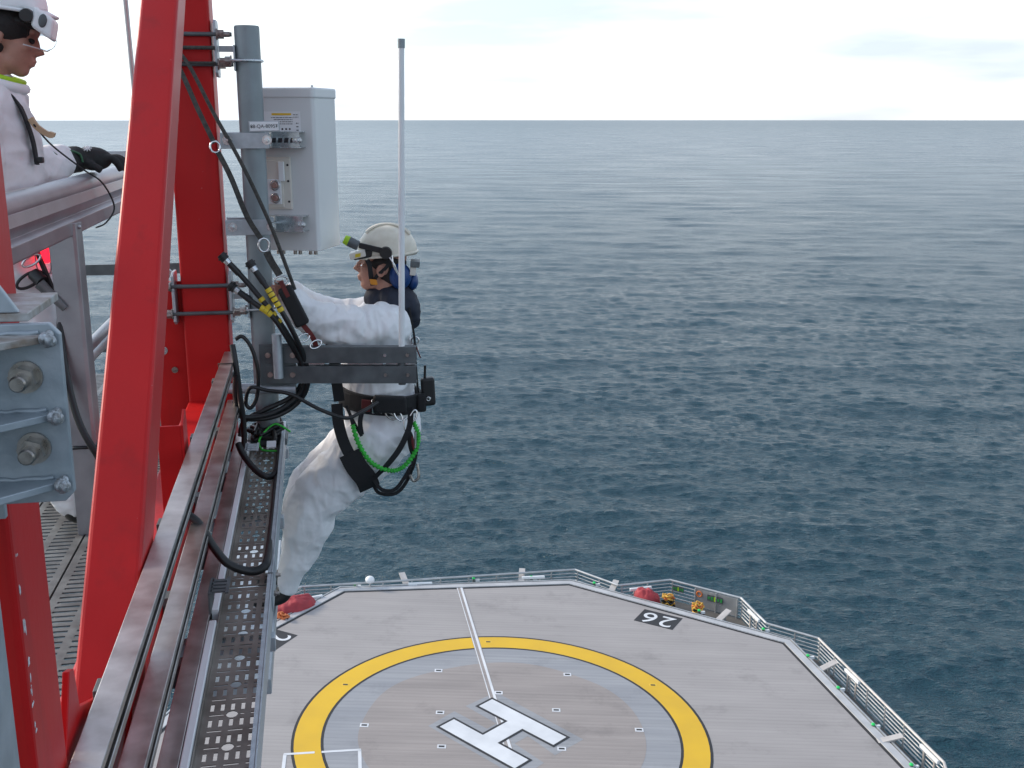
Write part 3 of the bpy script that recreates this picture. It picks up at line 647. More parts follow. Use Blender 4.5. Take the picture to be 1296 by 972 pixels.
# ------------------------------------------------------------------ perforated cable tray
def perforated(wl, wr, u0, u1, z, pitch, cols, slot_w, slot_l, slit=None, hole=None):
    """sheet with real slots: grid of cells, holes left out"""
    mb = MB(); W_ = wr-wl
    ws = [wl]; kinds = []
    gap = (W_-cols*slot_w)/(cols+1)
    for c in range(cols):
        ws.append(ws[-1]+gap); kinds.append(0); ws.append(ws[-1]+slot_w); kinds.append(1)
    ws.append(wr); kinds.append(0)
    n = int((u1-u0)/pitch); ul = [u0]; uk = []; 
    e0 = (u1-u0-n*pitch)/2; ul.append(u0+e0); uk.append(0)
    for i in range(n):
        b_ = ul[-1]
        ul.append(b_+slot_l); uk.append(1)
        g_ = pitch-slot_l
        ul.append(b_+slot_l+g_*.43); uk.append(0); ul.append(b_+slot_l+g_*.59); uk.append(2 if slit else 0); ul.append(b_+pitch); uk.append(0)
    ul.append(u1); uk.append(0)
    idx = {}
    def vid(i, j):
        if (i, j) not in idx: idx[(i, j)] = len(mb.v); mb.v.append((ws[i], ul[j], z))
        return idx[(i, j)]
    skip = set()
    if hole:
        ic = len(kinds)//2
        for r_ in range(1, n-1, 2):
            j0 = 2+4*r_; cells = [(i, j) for j in range(j0, j0+3) for i in range(ic-1, ic+2)]; skip.update(cells)
            bd = [(ic-1+k, j0) for k in range(3)]+[(ic+2, j0+k) for k in range(3)]+[(ic+2-k, j0+3) for k in range(3)]+[(ic-1, j0+3-k) for k in range(3)]
            cw, cu = (ws[ic-1]+ws[ic+2])/2, (ul[j0]+ul[j0+3])/2; base = len(mb.v)
            rw, ru = (ws[ic+2]-ws[ic-1])*.36, (ul[j0+3]-ul[j0])*.40
            outer = [vid(*q) for q in bd]; base = len(mb.v)
            for (i, j) in bd:
                a = math.atan2((ul[j]-cu)/(ul[j0+3]-ul[j0]), (ws[i]-cw)/(ws[ic+2]-ws[ic-1])); mb.v.append((cw+rw*math.cos(a), cu+ru*math.sin(a), z))
            for k in range(12): mb.f.append((outer[k], outer[(k+1) % 12], base+(k+1) % 12, base+k)); mb.sm.append(False)
    for j in range(len(uk)):
        for i in range(len(kinds)):
            if (i, j) in skip: continue
            if uk[j] == 1 and kinds[i] == 1: continue
            if uk[j] == 2 and 0 < i < len(kinds)-1 and (i-1) % 4 in (0, 1, 2): continue
            mb.f.append((vid(i, j), vid(i+1, j), vid(i+1, j+1), vid(i, j+1))); mb.sm.append(False)
    return mb
tray = thing('cable_tray', 'dark perforated steel cable tray running from the pole foot toward the viewer', 'cable tray', (-.262, 3.3, -1.46), S)
for (u0, u1, dz) in ((.9, 3.26, 0), (3.275, 5.06, -.0015)):
    mb = perforated(-.325, -.185, u0, u1, -1.425+dz, .0735, 5, .0092, .033, True, True)
    o = mb.build('tray_bed', 'tray_steel', tray); md = o.modifiers.new('th', 'SOLIDIFY'); md.thickness = .0022; md.offset = -1
    mb = MB(); mb.box((-.329, u0, -1.47+dz), (-.3255, u1, -1.408)); mb.build('tray_side', 'tray_steel', tray, bev=.001)
    mb = MB(); mb.box((-.1845, u0, -1.47+dz), (-.180, u1, -1.385)); mb.build('tray_side', 'galv', tray, bev=.001)
    mb = MB(); mb.box((-.196, u0, -1.388+dz), (-.1855, u1, -1.3845)); mb.build('tray_lip', 'galv', tray)
for u in (3.20, 3.34):
    hexbolt((-.180, u, -1.425), (1, 0, 0), .006, .02, tray)
mb = MB(); mb.box((-.179, 3.12, -1.45), (-.176, 3.42, -1.40)); mb.build('splice_plate', 'galv', tray)
for u in (2.0, 3.0, 4.0, 4.9):
    mb = MB(); mb.box((-.44, u, -1.52), (-.17, u+.041, -1.475)); mb.build('tray_bracket', 'galv', tray, bev=.002)
# hidden toe ledge the climber stands on
mb = MB(); mb.box((-.52, 4.3, -2.375), (-.27, 5.9, -2.305)); mb.box((-.52, 4.92, -2.365), (-.45, 5.06, -1.45)); tag(mb.build('toe_ledge', 'galv', None, bev=.004), 'narrow galvanised ledge below the cable tray under the climber', 'ledge')

# ------------------------------------------------------------------ antenna mast
mast = thing('antenna_mast', 'upright grey steel pipe mast clamped to the red column', 'mast', (-.254, 4.9, -1.43), S)
mb = MB(); mb.tube([(-.254, 4.9, -1.40), (-.254, 4.9, .372)], .0525, 36); mb.build('pipe', 'grey_pipe', mast)
mb = MB(); mb.cyl((-.254, 4.9, .366), (-.254, 4.9, .376), .050, seg=36); mb.build('pipe_cap', 'grey_pipe', mast)
mb = MB(); mb.box((-.345, 4.80, -1.425), (-.17, 5.02, -1.395)); mb.build('foot_plate', 'dark_steel', mast, bev=.003)
def column_clamp(z):
    # two plates either side of the column with rods across, U-bolt round the pipe
    for s_, w0 in ((1, -.390), (-1, -.620)):
        mb = MB(); mb.prism([(-.075, -.10), (-.045, -.115), (.045, -.115), (.06, -.10), (.06, .10), (.045, .115), (-.045, .115), (-.075, .10)], (w0, 4.955, z), (0, 1, 0), (0, 0, 1), (.012*s_, 0, 0)); fixn(mb.build('clamp_plate', 'galv', mast, bev=.002))
    for dz in (-.065, .055):
        mb = MB(); mb.cyl((-.68, 4.885, z+dz), (-.315, 4.885, z+dz), .009, seg=10); mb.build('clamp_rod', 'dark_steel', mast)
        hexbolt((-.377, 4.885, z+dz), (1, 0, 0), .0115, .055, mast, 1.4, m='bolt'); hexbolt((-.633, 4.885, z+dz), (-1, 0, 0), .0115, .045, mast, 1.4)
    mb = MB(); mb.box((-.375, 4.925, z-.012), (-.305, 4.945, z+.012)); mb.build('clamp_arm', 'galv', mast)
    mb = MB(); mb.box((-.312, 4.86, z-.09), (-.305, 4.95, z+.012)); mb.build('clamp_angle', 'galv', mast, bev=.001)
    mb = MB(); mb.tube([(-.33, 4.842, z-.05)]+[(-.254+.058*math.sin(R(a)), 4.9-.058*math.cos(R(a)), z-.05) for a in range(0, 181, 12)]+[(-.33, 4.958, z-.05)], .006, 8); mb.build('u_bolt', 'zinc', mast)
    hexbolt((-.318, 4.842, z-.05), (-1, 0, 0), .010, .05, mast, 1.4)
column_clamp(.285); column_clamp(-.765)
# identification plate
mb = MB(); ic, ix = V((-.200, 4.825, -.032)), V((.985, -.16, .02)).normalized(); iz = V((-.02, 0, 1)).normalized(); iy = iz.cross(ix)
mb.obox(ic, ix*.060, iz*.018, iy*.002); mb.build('nameplate', 'paper', mast, bev=.001)
mb = MB(); mb.obox(ic+iy*.003, ix*.065, iz*.0225, iy*.0015); mb.build('nameplate_back', 'galv', mast, bev=.001)
text_mesh('88-QA-80957', .0205, ic-iy*.0022, ix, iz, 'nameplate_lettering', 'ink', mast)
for s_ in (-1, 1):
    mb = MB(); mb.cyl(ic+ix*.053*s_-iy*.0021, ic+ix*.053*s_-iy*.0045, .0035, seg=10); mb.build('nameplate_screw', 'dark_steel', mast)

# ------------------------------------------------------------------ radio cabinet
bx0 = V((.010, 4.985, 0)); dl = V((-.945, .327, 0)); drt = V((.327+.05, .945, 0)).normalized()   # corner nearest, left face and right face directions
rad = thing('radio_cabinet', 'pale grey equipment cabinet with warning label mounted behind the mast', 'cabinet', bx0+V((-.1, .2, -.585)), S)
LF, LR = .285, .27
def bpt(a, c, z): return bx0+dl*a+drt*c+V((0, 0, z))
ch = .012
poly = [(ch, 0), (LF-ch, 0), (LF, ch), (LF, LR-ch), (LF-ch, LR), (ch, LR), (0, LR-ch), (0, ch)]
mb = MB(); mb.prism(poly, bpt(0, 0, -.58), dl, drt, (0, 0, .67)); fixn(mb.build('housing', 'cabinet', rad, bev=.004))
poly2 = [(a-.005 if a < LF/2 else a+.005, c-.005 if c < LR/2 else c+.005) for a, c in poly]
mb = MB(); mb.prism(poly2, bpt(0, 0, .086), dl, drt, (0, 0, .046)); fixn(mb.build('lid', 'cabinet_lid', rad, bev=.010, seg=3))
nl = -drt                                              # outward normal of the labelled face
def face(a0, a1, z0, z1, name, m, th=.001, off=0.0, bev=0):
    mb = MB(); c = bpt((a0+a1)/2, 0, (z0+z1)/2)+nl*(off+th/2); mb.obox(c, dl*(a1-a0)/2, nl*th/2, V((0, 0, (z1-z0)/2))); return mb.build(name, m, rad, bev=bev)
face(.065, .245, -.092, .030, 'label', 'paper')
face(.105, .195, .014, .023, 'label_heading', 'yellow', .001, .0011)
face(.205, .222, -.055, -.028, 'label_warning', 'yellow', .001, .0011)
def ltxt(s_, a, z, size):
    text_mesh(s_, size, bpt(a, 0, z)+nl*.0012, -dl, (0, 0, 1), 'label_lettering', 'ink', rad, lift=.0012)
def lbar(a0, a1, z, h):                                # lines of print too small to read in the photograph
    a = a1
    gq = random.Random(int(z*1e5)+int(a0*1e4))
    while a > a0:
        w_ = .004+.012*gq.random(); face(max(a-w_, a0), a, z-h/2, z+h/2, 'label_print', 'ink', .0006, .0011); a -= w_+.0025
lbar(.108, .192, .0185, .003)
for k, z in enumerate((.004, -.005, -.014, -.023)): lbar(.100, .198-.012*(k % 2), z, .0026)
ltxt('!', .2135, -.042, .026); lbar(.072, .096, .016, .0028); lbar(.072, .096, .006, .0022)
for k in range(4):
    mb = MB(); c = bpt(.165-.017*k, 0, -.045)+nl*.0018; mb.cyl(c, c+nl*.0008, .0042, seg=10); mb.build('label_pictogram', 'ink', rad)
lbar(.115, .170, -.066, .003)
for z in (-.02, -.035, -.05): lbar(.074, .084, z, .004)
face(.115, .285, -.395, -.165, 'connector_frame', 'cream', .012, 0, .005)
face(.150, .275, -.385, -.180, 'connector_recess', 'cream', .006, .0122, .003)
face(.140, .165, -.27, -.185, 'connector_block', 'white_plastic', .012, .0185, .002)
face(.158, .225, -.372, -.262, 'connector_window', 'paper', .006, .0185, .003)
for k, z in enumerate((-.288, -.345)):
    mb = MB(); c = bpt(.185, 0, z)+nl*.025; mb.cyl(c, c+nl*.014, .015, .012, 16); mb.build('connector_plug', 'plug_red', rad)
    mb = MB(); mb.ring(c+nl*.004, nl, .021, .003, 18, 6); mb.build('connector_ring', 'chrome', rad)
for z in (-.20, -.27, -.36): 
    mb = MB(); c = bpt(.128, 0, z)+nl*.0122; mb.cyl(c, c+nl*.003, .005, seg=10); mb.build('frame_screw', 'ink', rad)
for a in (.205, .125, .052):
    for q in (-.012, .012):
        mb = MB(); c = bpt(a+q, .05, -.58); mb.cyl(c, c+V((0, 0, -.022)), .0085, .0085, 10); mb.build('gland', 'bolt', rad)
mb = MB(); c = bpt(.06, .14, .13); mb.cyl(c, c+V((0, 0, .015)), .006, seg=10); mb.build('lid_stud', 'galv', rad)
# mounting brackets between pipe and cabinet
for z, slots in ((-.088, True), (-.452, False)):
    br = thing('cabinet_bracket', 'zinc channel bracket below the name plate joining pipe and cabinet' if slots else 'lower zinc channel bracket joining pipe and cabinet', 'bracket', (-.2, 4.86, z-.03), S)
    mb = MB(); mb.box((-.385, 4.835, z-.036), (-.185, 4.842, z+.030)); mb.build('clamp_bar', 'galv', br, bev=.002)
    mb = MB(); mb.box((-.385, 4.958, z-.036), (-.185, 4.965, z+.030)); mb.build('clamp_bar', 'galv', br, bev=.002)
    for w_ in (-.355, -.192):
        mb = MB(); mb.cyl((w_, 4.78, z), (w_, 4.99, z), .007, seg=10); mb.build('threaded_rod', 'zinc', br)
        hexbolt((w_, 4.835, z), (0, -1, 0), .010, .022, br, 1.4, m='zinc')
    # channel along the labelled face
    for (a0, a1, zz, hh) in ((.045, .262, z+.031, .004), (.045, .262, z-.035, .004)):
        mb = MB(); cc = bpt((a0+a1)/2, 0, zz)+nl*.036; mb.obox(cc, dl*(a1-a0)/2, nl*.036, V((0, 0, hh/2))); mb.build('channel_flange', 'zinc', br)
    mb = MB(); cc = bpt(.118, 0, z)+nl*.071; mb.obox(cc, dl*.073, nl*.0022, V((0, 0, .031))); mb.build('channel_web', 'zinc', br)
    mb = MB(); cc = bpt(.245, 0, z)+nl*.073; mb.obox(cc, dl*.012, nl*.0022, V((0, 0, .033))); mb.build('channel_web', 'zinc', br)
    if slots:
        for k in range(4):
            mb = MB(); cc = bpt(.075+.028*k, 0, z-.004)+nl*.0738; mb.obox(cc, dl*.009, nl*.0008, V((.002, 0, .010))); mb.build('channel_slot', 'ink', br)
    for q in (0, .022):
        hexbolt(bpt(.060-q*.6, 0, z-.004)+nl*.073, nl, .008, .022, br, 1.3, m='zinc')

# ------------------------------------------------------------------ antenna arm and whip antenna
arm = thing('channel_bracket', 'pair of dark steel channels projecting from the mast toward the sea', 'bracket', (0, 4.7, -1.15), S)
A0, A1 = V((-.262, 4.775, 0)), V((.404, 4.66, 0)); ad = (A1-A0).normalized(); an = V((ad.y, -ad.x, 0))
def chan(z1, z0):
    h = z1-z0; zc = (z0+z1)/2; t_ = .005; c = (A0+A1)/2; hl = (A1-A0)/2
    mb = MB(); mb.obox(c+V((0, 0, zc)), hl, an*t_/2, V((0, 0, h/2))); o = mb.build('channel', 'dark_steel', arm, bev=.0015)
    for zz in (z1-t_/2, z0+t_/2):
        mb = MB(); mb.obox(c-an*.0225+V((0, 0, zz)), hl, an*.02, V((0, 0, t_/2))); mb.build('channel_flange', 'dark_steel', arm)
chan(-.968, -1.040); chan(-1.054, -1.131)
for t_, zz in ((.045, -1.003), (.205, -1.003), (.055, -1.09), (.80, -1.003), (.945, -1.003), (.80, -1.092), (.945, -1.092), (.20, -1.09)):
    p = A0.lerp(A1, t_)+an*.0026+V((0, 0, zz))
    mb = MB(); mb.cyl(p, p+an*.008, .0075 if t_ > .3 else .012, seg=12); mb.build('arm_bolt', 'zinc' if t_ == .80 and zz > -1.05 else 'bolt', arm)
for t0, t1 in ((.24, .40), (.55, .78), (.80, .99)):
    mb = MB(); mb.beam(A0.lerp(A1, t0)-an*.03+V((0, 0, -1.047)), A0.lerp(A1, t1)-an*.03+V((0, 0, -1.047)), .02, .010, an); mb.build('packer', 'zinc', arm)
mb = MB(); mb.box((-.27, 4.770, -1.140), (-.115, 4.7755, -.955)); mb.build('arm_clamp_plate', 'dark_steel', arm, bev=.002)
mb = MB(); mb.box((-.27, 4.94, -1.140), (-.19, 4.96, -.955)); mb.build('arm_clamp_plate', 'dark_steel', arm, bev=.002)
mb = MB(); mb.tube([(-.19, 4.735, -1.10), (-.19, 4.735, -.905)], .021, 20); mb.build('stub_pipe', 'galv', arm)
mb = MB(); mb.tube([(-.42, 4.82, -1.158), (-.12, 4.79, -1.165)], .023, 20); mb.build('cross_pipe', 'galv', arm)
ant = thing('whip_antenna', 'thin white fibreglass whip antenna standing on the dark arm', 'antenna', (.35, 4.70, -1.03), S)
ab, at_ = V((.343, 4.690, -1.06)), V((.374, 4.69, .318))
mb = MB(); mb.tube([ab, ab.lerp(at_, .985)], [.0135, .0125], 20); mb.build('radome', 'white_plastic', ant)
mb = MB(); mb.tube([ab.lerp(at_, .974), at_], .0150, 20); mb.build('tip_cap', 'grey_pipe', ant, bev=.002)
mb = MB(); mb.tube([ab+V((0, 0, -.08)), ab+V((0, 0, .02))], .017, 16); mb.build('base_ferrule', 'dark_steel', ant)

# ------------------------------------------------------------------ galvanised bracket close by
gb = thing('galvanised_bracket', 'blue grey galvanised bracket with two big bolts and welded ribs at the left', 'bracket', (-.40, 1.40, -.48), S)
mb = MB(); mb.prism([(-.62, -.482), (-.335, -.482), (-.323, -.470), (-.322, -.262), (-.334, -.248), (-.62, -.248)], (0, 1.418, 0), (1, 0, 0), (0, 0, 1), (0, .012, 0)); fixn(mb.build('flange_plate', 'galv_blue', gb, bev=.0015))
mb = MB(); mb.box((-.62, 1.470, -.52), (-.425, 1.482, -.215)); mb.build('rear_plate', 'galv_blue', gb, bev=.0015)
for z, d_, m_ in ((-.2655, .13, 'galv_rust'), (-.365, .13, 'galv_blue'), (-.455, .13, 'galv_blue')):
    mb = MB(); mb.prism([(-.55, 0), (-.333, 0), (-.333, -.010), (-.41, -d_*.62), (-.43, -d_), (-.55, -d_)], (0, 1.4175, z-.005), (1, 0, 0), (0, 1, 0), (0, 0, .0095)); fixn(mb.build('rib', m_, gb, bev=.0012))
    mb = MB(); 
    for k in range(9):
        a = k/8; mb.ell((-.333-.004*math.sin(k*2.1), 1.413-.022*a, z+.003*math.cos(k*1.7)), (.0058, 0, 0), (0, .005, 0), (0, 0, .0075), 8, 6)
    mb.build('weld_bead', 'weld', gb)
    mb = MB(); mb.tube([(-.55+.012*k, 1.4165, z+.006+.0010*math.sin(k*2.3)) for k in range(18)], [.0032+.0008*math.sin(k*1.3) for k in range(18)], 6); mb.build('weld_bead', 'galv_blue', gb)
mb = MB(); mb.box((-.440, 1.20, -1.25), (-.428, 1.4172, -.483)); mb.box((-.60, 1.19, -1.25), (-.428, 1.2, -.483)); mb.build('side_web', 'galv_blue', gb, bev=.0015)
mb = MB(); mb.box((-.60, 1.43, -.247), (-.36, 1.60, -.236)); mb.build('top_plate', 'galv_rust', gb, bev=.0015)
mb = MB(); mb.prism([(-.55, 0), (-.37, 0), (-.40, .05), (-.55, .09)], (0, 1.428, -.235), (1, 0, 0), (0, 0, 1), (0, .010, 0)); fixn(mb.build('stiffener', 'galv_blue', gb, bev=.0015))
for (w_, z_) in ((-.3665, -.3145), (-.3655, -.4075)):
    hexbolt((w_, 1.4175, z_), (0, -1, 0), .0105, .046, gb, 1.35, name='anchor_bolt', m='bolt')

# ------------------------------------------------------------------ walkway on the left: grating, guard rail
wl = thing('walkway_grating', 'grey slotted steel plank walkway on the left behind the red brace', 'walkway', (-1.3, 3.5, -1.5), S)
for k in range(6):
    w1 = -.625-.225*k; w0 = w1-.218
    mb = perforated(w0, w1, .6, 6.4, -1.42, .034, 2, .072, .0125)
    o = mb.build('plank', 'grating', wl); md = o.modifiers.new('th', 'SOLIDIFY'); md.thickness = .004; md.offset = -1
    mb = MB(); mb.box((w0, .6, -1.47), (w0+.004, 6.4, -1.4245)); mb.build('plank_edge', 'grating', wl)
    mb = MB(); mb.box((w1-.004, .6, -1.47), (w1, 6.4, -1.4245)); mb.build('plank_edge', 'grating', wl)
for u in (.8, 2.6, 4.4, 6.2):
    mb = MB(); mb.box((-2.0, u, -1.56), (-.60, u+.06, -1.4715)); mb.build('cross_beam', 'galv', wl)
mb = MB(); mb.box((-.622, .6, -1.50), (-.612, 6.4, -1.30)); mb.build('toe_board', 'galv', wl, bev=.001)
gr = thing('guard_rail', 'broad galvanised guard rail the left worker rests a gloved hand on', 'railing', (-.84, 4.0, -1.42), S)
U0, U1 = .8, 5.9
mb = MB(); mb.tube([(-.845, U0, -.240), (-.845, U1, -.240)], .040, 28); mb.build('hand_tube', 'rail_galv', gr)
mb = MB(); mb.prism([(-.806, -.250), (-.80, -.285), (-.815, -.318), (-.80, -.325), (-.79, -.330), (-.79, -.372), (-.80, -.380), (-.808, -.372), (-.808, -.335), (-.832, -.322), (-.835, -.25)], (0, U0, 0), (1, 0, 0), (0, 0, 1), (0, U1-U0, 0)); fixn(mb.build('rail_profile', 'rail_galv', gr, bev=.002))
for u in (2.0, 3.80, 5.6):
    mb = MB(); mb.prism([(-.868, 0), (-.792, 0), (-.780, .004), (-.772, .06), (-.778, .06), (-.786, .012), (-.868, .010)], (0, u, -1.42), (1, 0, 0), (0, 1, 0), (0, 0, 1.085)); fixn(mb.build('post', 'rail_galv', gr, bev=.002))
    hexbolt((-.789, u+.028, -.349), (1, 0, 0), .007, .02, gr, 1.3, m='zinc')
mb = MB(); mb.tube([(-.88, U0, -.85), (-.88, U1, -.85)], .022, 14); mb.build('knee_rail', 'rail_galv', gr)
# far cross railing and sloping handrail with its added sunlit strip
cr_ = thing('cross_railing', 'grey flat bar railing crossing beyond the guard rail post', 'railing', (-1.2, 6.1, -1.42), S)
mb = MB(); mb.box((-1.9, 6.10, -.815), (-.62, 6.11, -.758)); mb.build('flat_bar', 'dark_steel', cr_, bev=.001)
mb = MB(); mb.box((-1.9, 6.10, -1.235), (-.62, 6.11, -1.17)); mb.build('flat_bar', 'dark_steel', cr_, bev=.001)
mb = MB(); mb.box((-1.9, 6.08, -.20), (-.62, 6.13, -.165)); mb.build('flat_bar', 'galv', cr_, bev=.001)
for w_ in (-1.75, -.65):
    mb = MB(); mb.box((w_-.03, 6.112, -1.42), (w_+.03, 6.122, -.15)); mb.build('upright', 'galv', cr_, bev=.001)
st_ = thing('sloping_handrail', 'grey sloping handrail with an added strip coloured as if sunlit behind the guard rail post', 'handrail', (-1.0, 5.6, -1.42), S)
mb = MB(); mb.tube([(-1.16, 5.5, -1.18), (-.72, 5.55, -.72)], .026, 14); mb.build('sloping_tube', 'galv', st_)
mb = MB(); mb.prism([(-1.12, -1.07), (-.80, -.72), (-.80, -.80), (-1.12, -1.13)], (0, 5.62, 0), (1, 0, 0), (0, 0, 1), (0, .012, 0)); fixn(mb.build('panel', 'sunlit_and_loop_tan', st_))  # added strip: sun on the railing is put into its warm colour
mb = MB(); mb.cyl((-.76, 5.56, -1.42), (-.76, 5.56, -.75), .022, seg=12); mb.build('upright', 'galv', st_)
mb = MB(); mb.tube([(-.80, 5.6, -1.42), (-.812, 5.4, .9)], .0115, 10); tag(mb.build('thin_pole', 'alu', None), 'thin pale pole rising behind the slanting red brace at the top left', 'pole')
mb = MB(); mb.box((-.81, 4.70, -1.42), (-.752, 4.71, -.62)); tag(mb.build('flat_post', 'grey_pipe', None, bev=.002), 'flat grey upright showing just right of the slanting red brace', 'post')
# red beacon
bc = thing('red_beacon', 'glowing red obstruction light in a wire cage hung below the guard rail', 'beacon', (-.90, 3.87, -.48), S)
bq = V((-.905, 3.90, 0))
mb = MB(); mb.cyl(bq+V((0, 0, -.462)), bq+V((0, 0, -.405)), .024, .028, 18); mb.ell(bq+V((0, 0, -.462)), (.024, 0, 0), (0, .024, 0), (0, 0, .014), 16, 8); mb.build('lens', 'red_glass', bc)
mb = MB(); mb.cyl(bq+V((0, 0, -.404)), bq+V((0, 0, -.37)), .046, seg=18); mb.build('base', 'dark_steel', bc)
mb = MB(); mb.box((-.93, 3.87, -.372), (-.80, 3.93, -.366)); mb.build('hanger', 'rail_galv', bc)
for a in range(0, 360, 60):
    ca, sa = math.cos(R(a)), math.sin(R(a))
    mb = MB(); mb.tube(spline([bq+V((ca*.046, sa*.046, -.40)), bq+V((ca*.046, sa*.046, -.48)), bq+V((ca*.026, sa*.026, -.507)), bq+V((0, 0, -.512))], 4), .0022, 6); mb.build('cage_wire', 'rail_galv', bc)

# ------------------------------------------------------------------ cables, slings
def cable(name, pts, r, m, label, cat='cable', n=10, seg=10, group=None, bands=None, plug=None, corr=0):
    t_ = thing(name, label, cat, pts[-1], S, group); sp = spline(pts, n)
    rs = r
    if corr:
        fine = []
        for i in range(len(sp)-1):
            for k in range(6): fine.append(sp[i].lerp(sp[i+1], k/6))
        sp2 = fine+[sp[-1]]; rs = [r*(1+corr*(i % 2)) for i in range(len(sp2))]; mb = MB(); mb.tube(sp2, rs, seg)
    else:
        mb = MB(); mb.tube(sp, rs, seg)
    mb.build('sheath', m, t_)
    if bands:
        for b_ in bands:
            i = min(int(b_*(len(sp)-1)), len(sp)-2); p = sp[i].lerp(sp[i+1], b_*(len(sp)-1)-i); d = (sp[i+1]-sp[i]).normalized()
            mb = MB(); mb.tube([p-d*.009, p+d*.009], r*1.22, seg); mb.build('marker_band', 'band', t_)
    if plug:
        p = sp[0]; d = (sp[0]-sp[1]).normalized()
        mb = MB(); mb.cyl(p-d*.06, p, r*1.25, r*1.15, 12); mb.build('boot_sleeve', 'black_rubber', t_)
        mb = MB(); mb.cyl(p, p+d*.022, r*1.35, seg=12); mb.build('coupling_nut', 'zinc', t_)
        mb = MB(); mb.cyl(p+d*.020, p+d*.05, r*1.75, r*1.6, 12); mb.cyl(p+d*.034, p+d*.04, r*2.1, seg=12); mb.build('dust_cap', 'black_rubber', t_)
    return t_
cable('antenna_cable', [(-.370, 4.72, -.592), (-.30, 4.72, -.675), (-.205, 4.70, -.80), (-.135, 4.72, -.92), (-.09, 4.75, -1.04), (-.085, 4.78, -1.14), (-.13, 4.79, -1.215), (-.24, 4.77, -1.27), (-.36, 4.74, -1.265), (-.372, 4.66, -1.16), (-.362, 4.62, -1.05)], .0115, 'black_rubber',
      'black antenna cable with yellow bands, upper left loose plug', bands=[.16, .185, .21, .235], plug=True, group='loose black antenna cables')
cable('antenna_cable', [(-.262, 4.70, -.625), (-.215, 4.69, -.70), (-.165, 4.68, -.79), (-.115, 4.70, -.90), (-.075, 4.75, -1.03), (-.070, 4.78, -1.15), (-.12, 4.80, -1.235), (-.22, 4.78, -1.285), (-.35, 4.76, -1.28), (-.38, 4.70, -1.19)], .0115, 'black_rubber',
      'black antenna cable with yellow bands, plug in front of the pipe', bands=[.12, .145, .17, .195, .22], plug=True, group='loose black antenna cables')
cable('antenna_cable', [(-.335, 4.72, -.715), (-.27, 4.70, -.765), (-.205, 4.69, -.815), (-.15, 4.71, -.91), (-.10, 4.76, -1.03), (-.095, 4.80, -1.14), (-.15, 4.81, -1.21), (-.26, 4.79, -1.255), (-.35, 4.78, -1.30), (-.37, 4.75, -1.36)], .0115, 'black_rubber',
      'black antenna cable with yellow bands, lowest plug beside the column clamp', bands=[.16, .185, .21], plug=True, group='loose black antenna cables')
cable('coaxial_cable', [(-.36, 4.70, -.915), (-.33, 4.70, -.905), (-.295, 4.70, -.96), (-.275, 4.70, -1.06), (-.285, 4.72, -1.17), (-.315, 4.72, -1.225), (-.335, 4.72, -1.20), (-.31, 4.70, -1.13), (-.24, 4.70, -1.145), (-.14, 4.69, -1.165), (-.02, 4.68, -1.235), (.09, 4.70, -1.285), (.16, 4.75, -1.275), (.24, 4.85, -1.26)], .0085, 'black_rubber',
      'thin black coaxial cable looping past the mast to the climber')
cable('riser_cable', [(-.372, 4.66, -.93), (-.36, 4.63, -1.02), (-.352, 4.64, -1.15), (-.345, 4.66, -1.28), (-.35, 4.66, -1.40)], .012, 'black_rubber', 'thick black cable rising beside the top rail end at the column')
cable('conduit', [(-.352, 4.40, -1.29), (-.33, 4.36, -1.33), (-.28, 4.30, -1.378), (-.235, 4.28, -1.40), (-.205, 4.34, -1.402), (-.198, 4.6, -1.405), (-.2, 4.9, -1.40)], .0125, 'black_rubber', 'black corrugated conduit bending onto the tray near the mast foot', 'conduit', corr=.10)
cable('conduit', [(-.475, 3.30, -1.16), (-.40, 3.27, -1.20), (-.35, 3.25, -1.285), (-.31, 3.24, -1.335), (-.25, 3.25, -1.368), (-.212, 3.29, -1.376), (-.200, 3.40, -1.385), (-.200, 3.8, -1.409), (-.20, 4.3, -1.409)], .0125, 'black_rubber', 'black corrugated conduit crossing over the rails at the middle of the tray', 'conduit', corr=.10)
cable('hanging_cable', [(-.84, 3.86, -.50), (-.86, 3.80, -.70), (-.82, 3.72, -.95), (-.76, 3.70, -1.10), (-.72, 3.78, -1.22), (-.70, 4.1, -1.33)], .012, 'black_rubber', 'thick black cable hanging in a bow behind the guard rail post')
cable('green_cord', [(-.155, 4.82, -1.37), (-.215, 4.80, -1.325), (-.265, 4.78, -1.352), (-.29, 4.74, -1.385), (-.275, 4.68, -1.405), (-.225, 4.66, -1.408), (-.20, 4.66, -1.405)], .0045, 'green_cord', 'thin green cord lying in a loop on the tray at the mast foot', 'cord', seg=8)
mb = MB(); mb.obox((-.235, 4.70, -1.39), (.02, 0, 0), (0, .022, .008), (0, -.001, .003)); tag(mb.build('paper_tag', 'paper', None), 'small white paper tag inside the green cord loop', 'tag')
# cable heap at mast foot
g = random.Random(3); hp = thing('cable_heap', 'dark tangle of straps and cables around the mast foot', 'cables', (-.26, 4.9, -1.42), S)
for k in range(7):
    pts = [(-.33+.14*g.random(), 4.74+.25*g.random(), -1.40+.06*g.random()) for _ in range(7)]
    mb = MB(); mb.tube(spline(pts, 8), .008+.006*g.random(), 8); mb.build('cable_loop', 'black_rubber', hp)
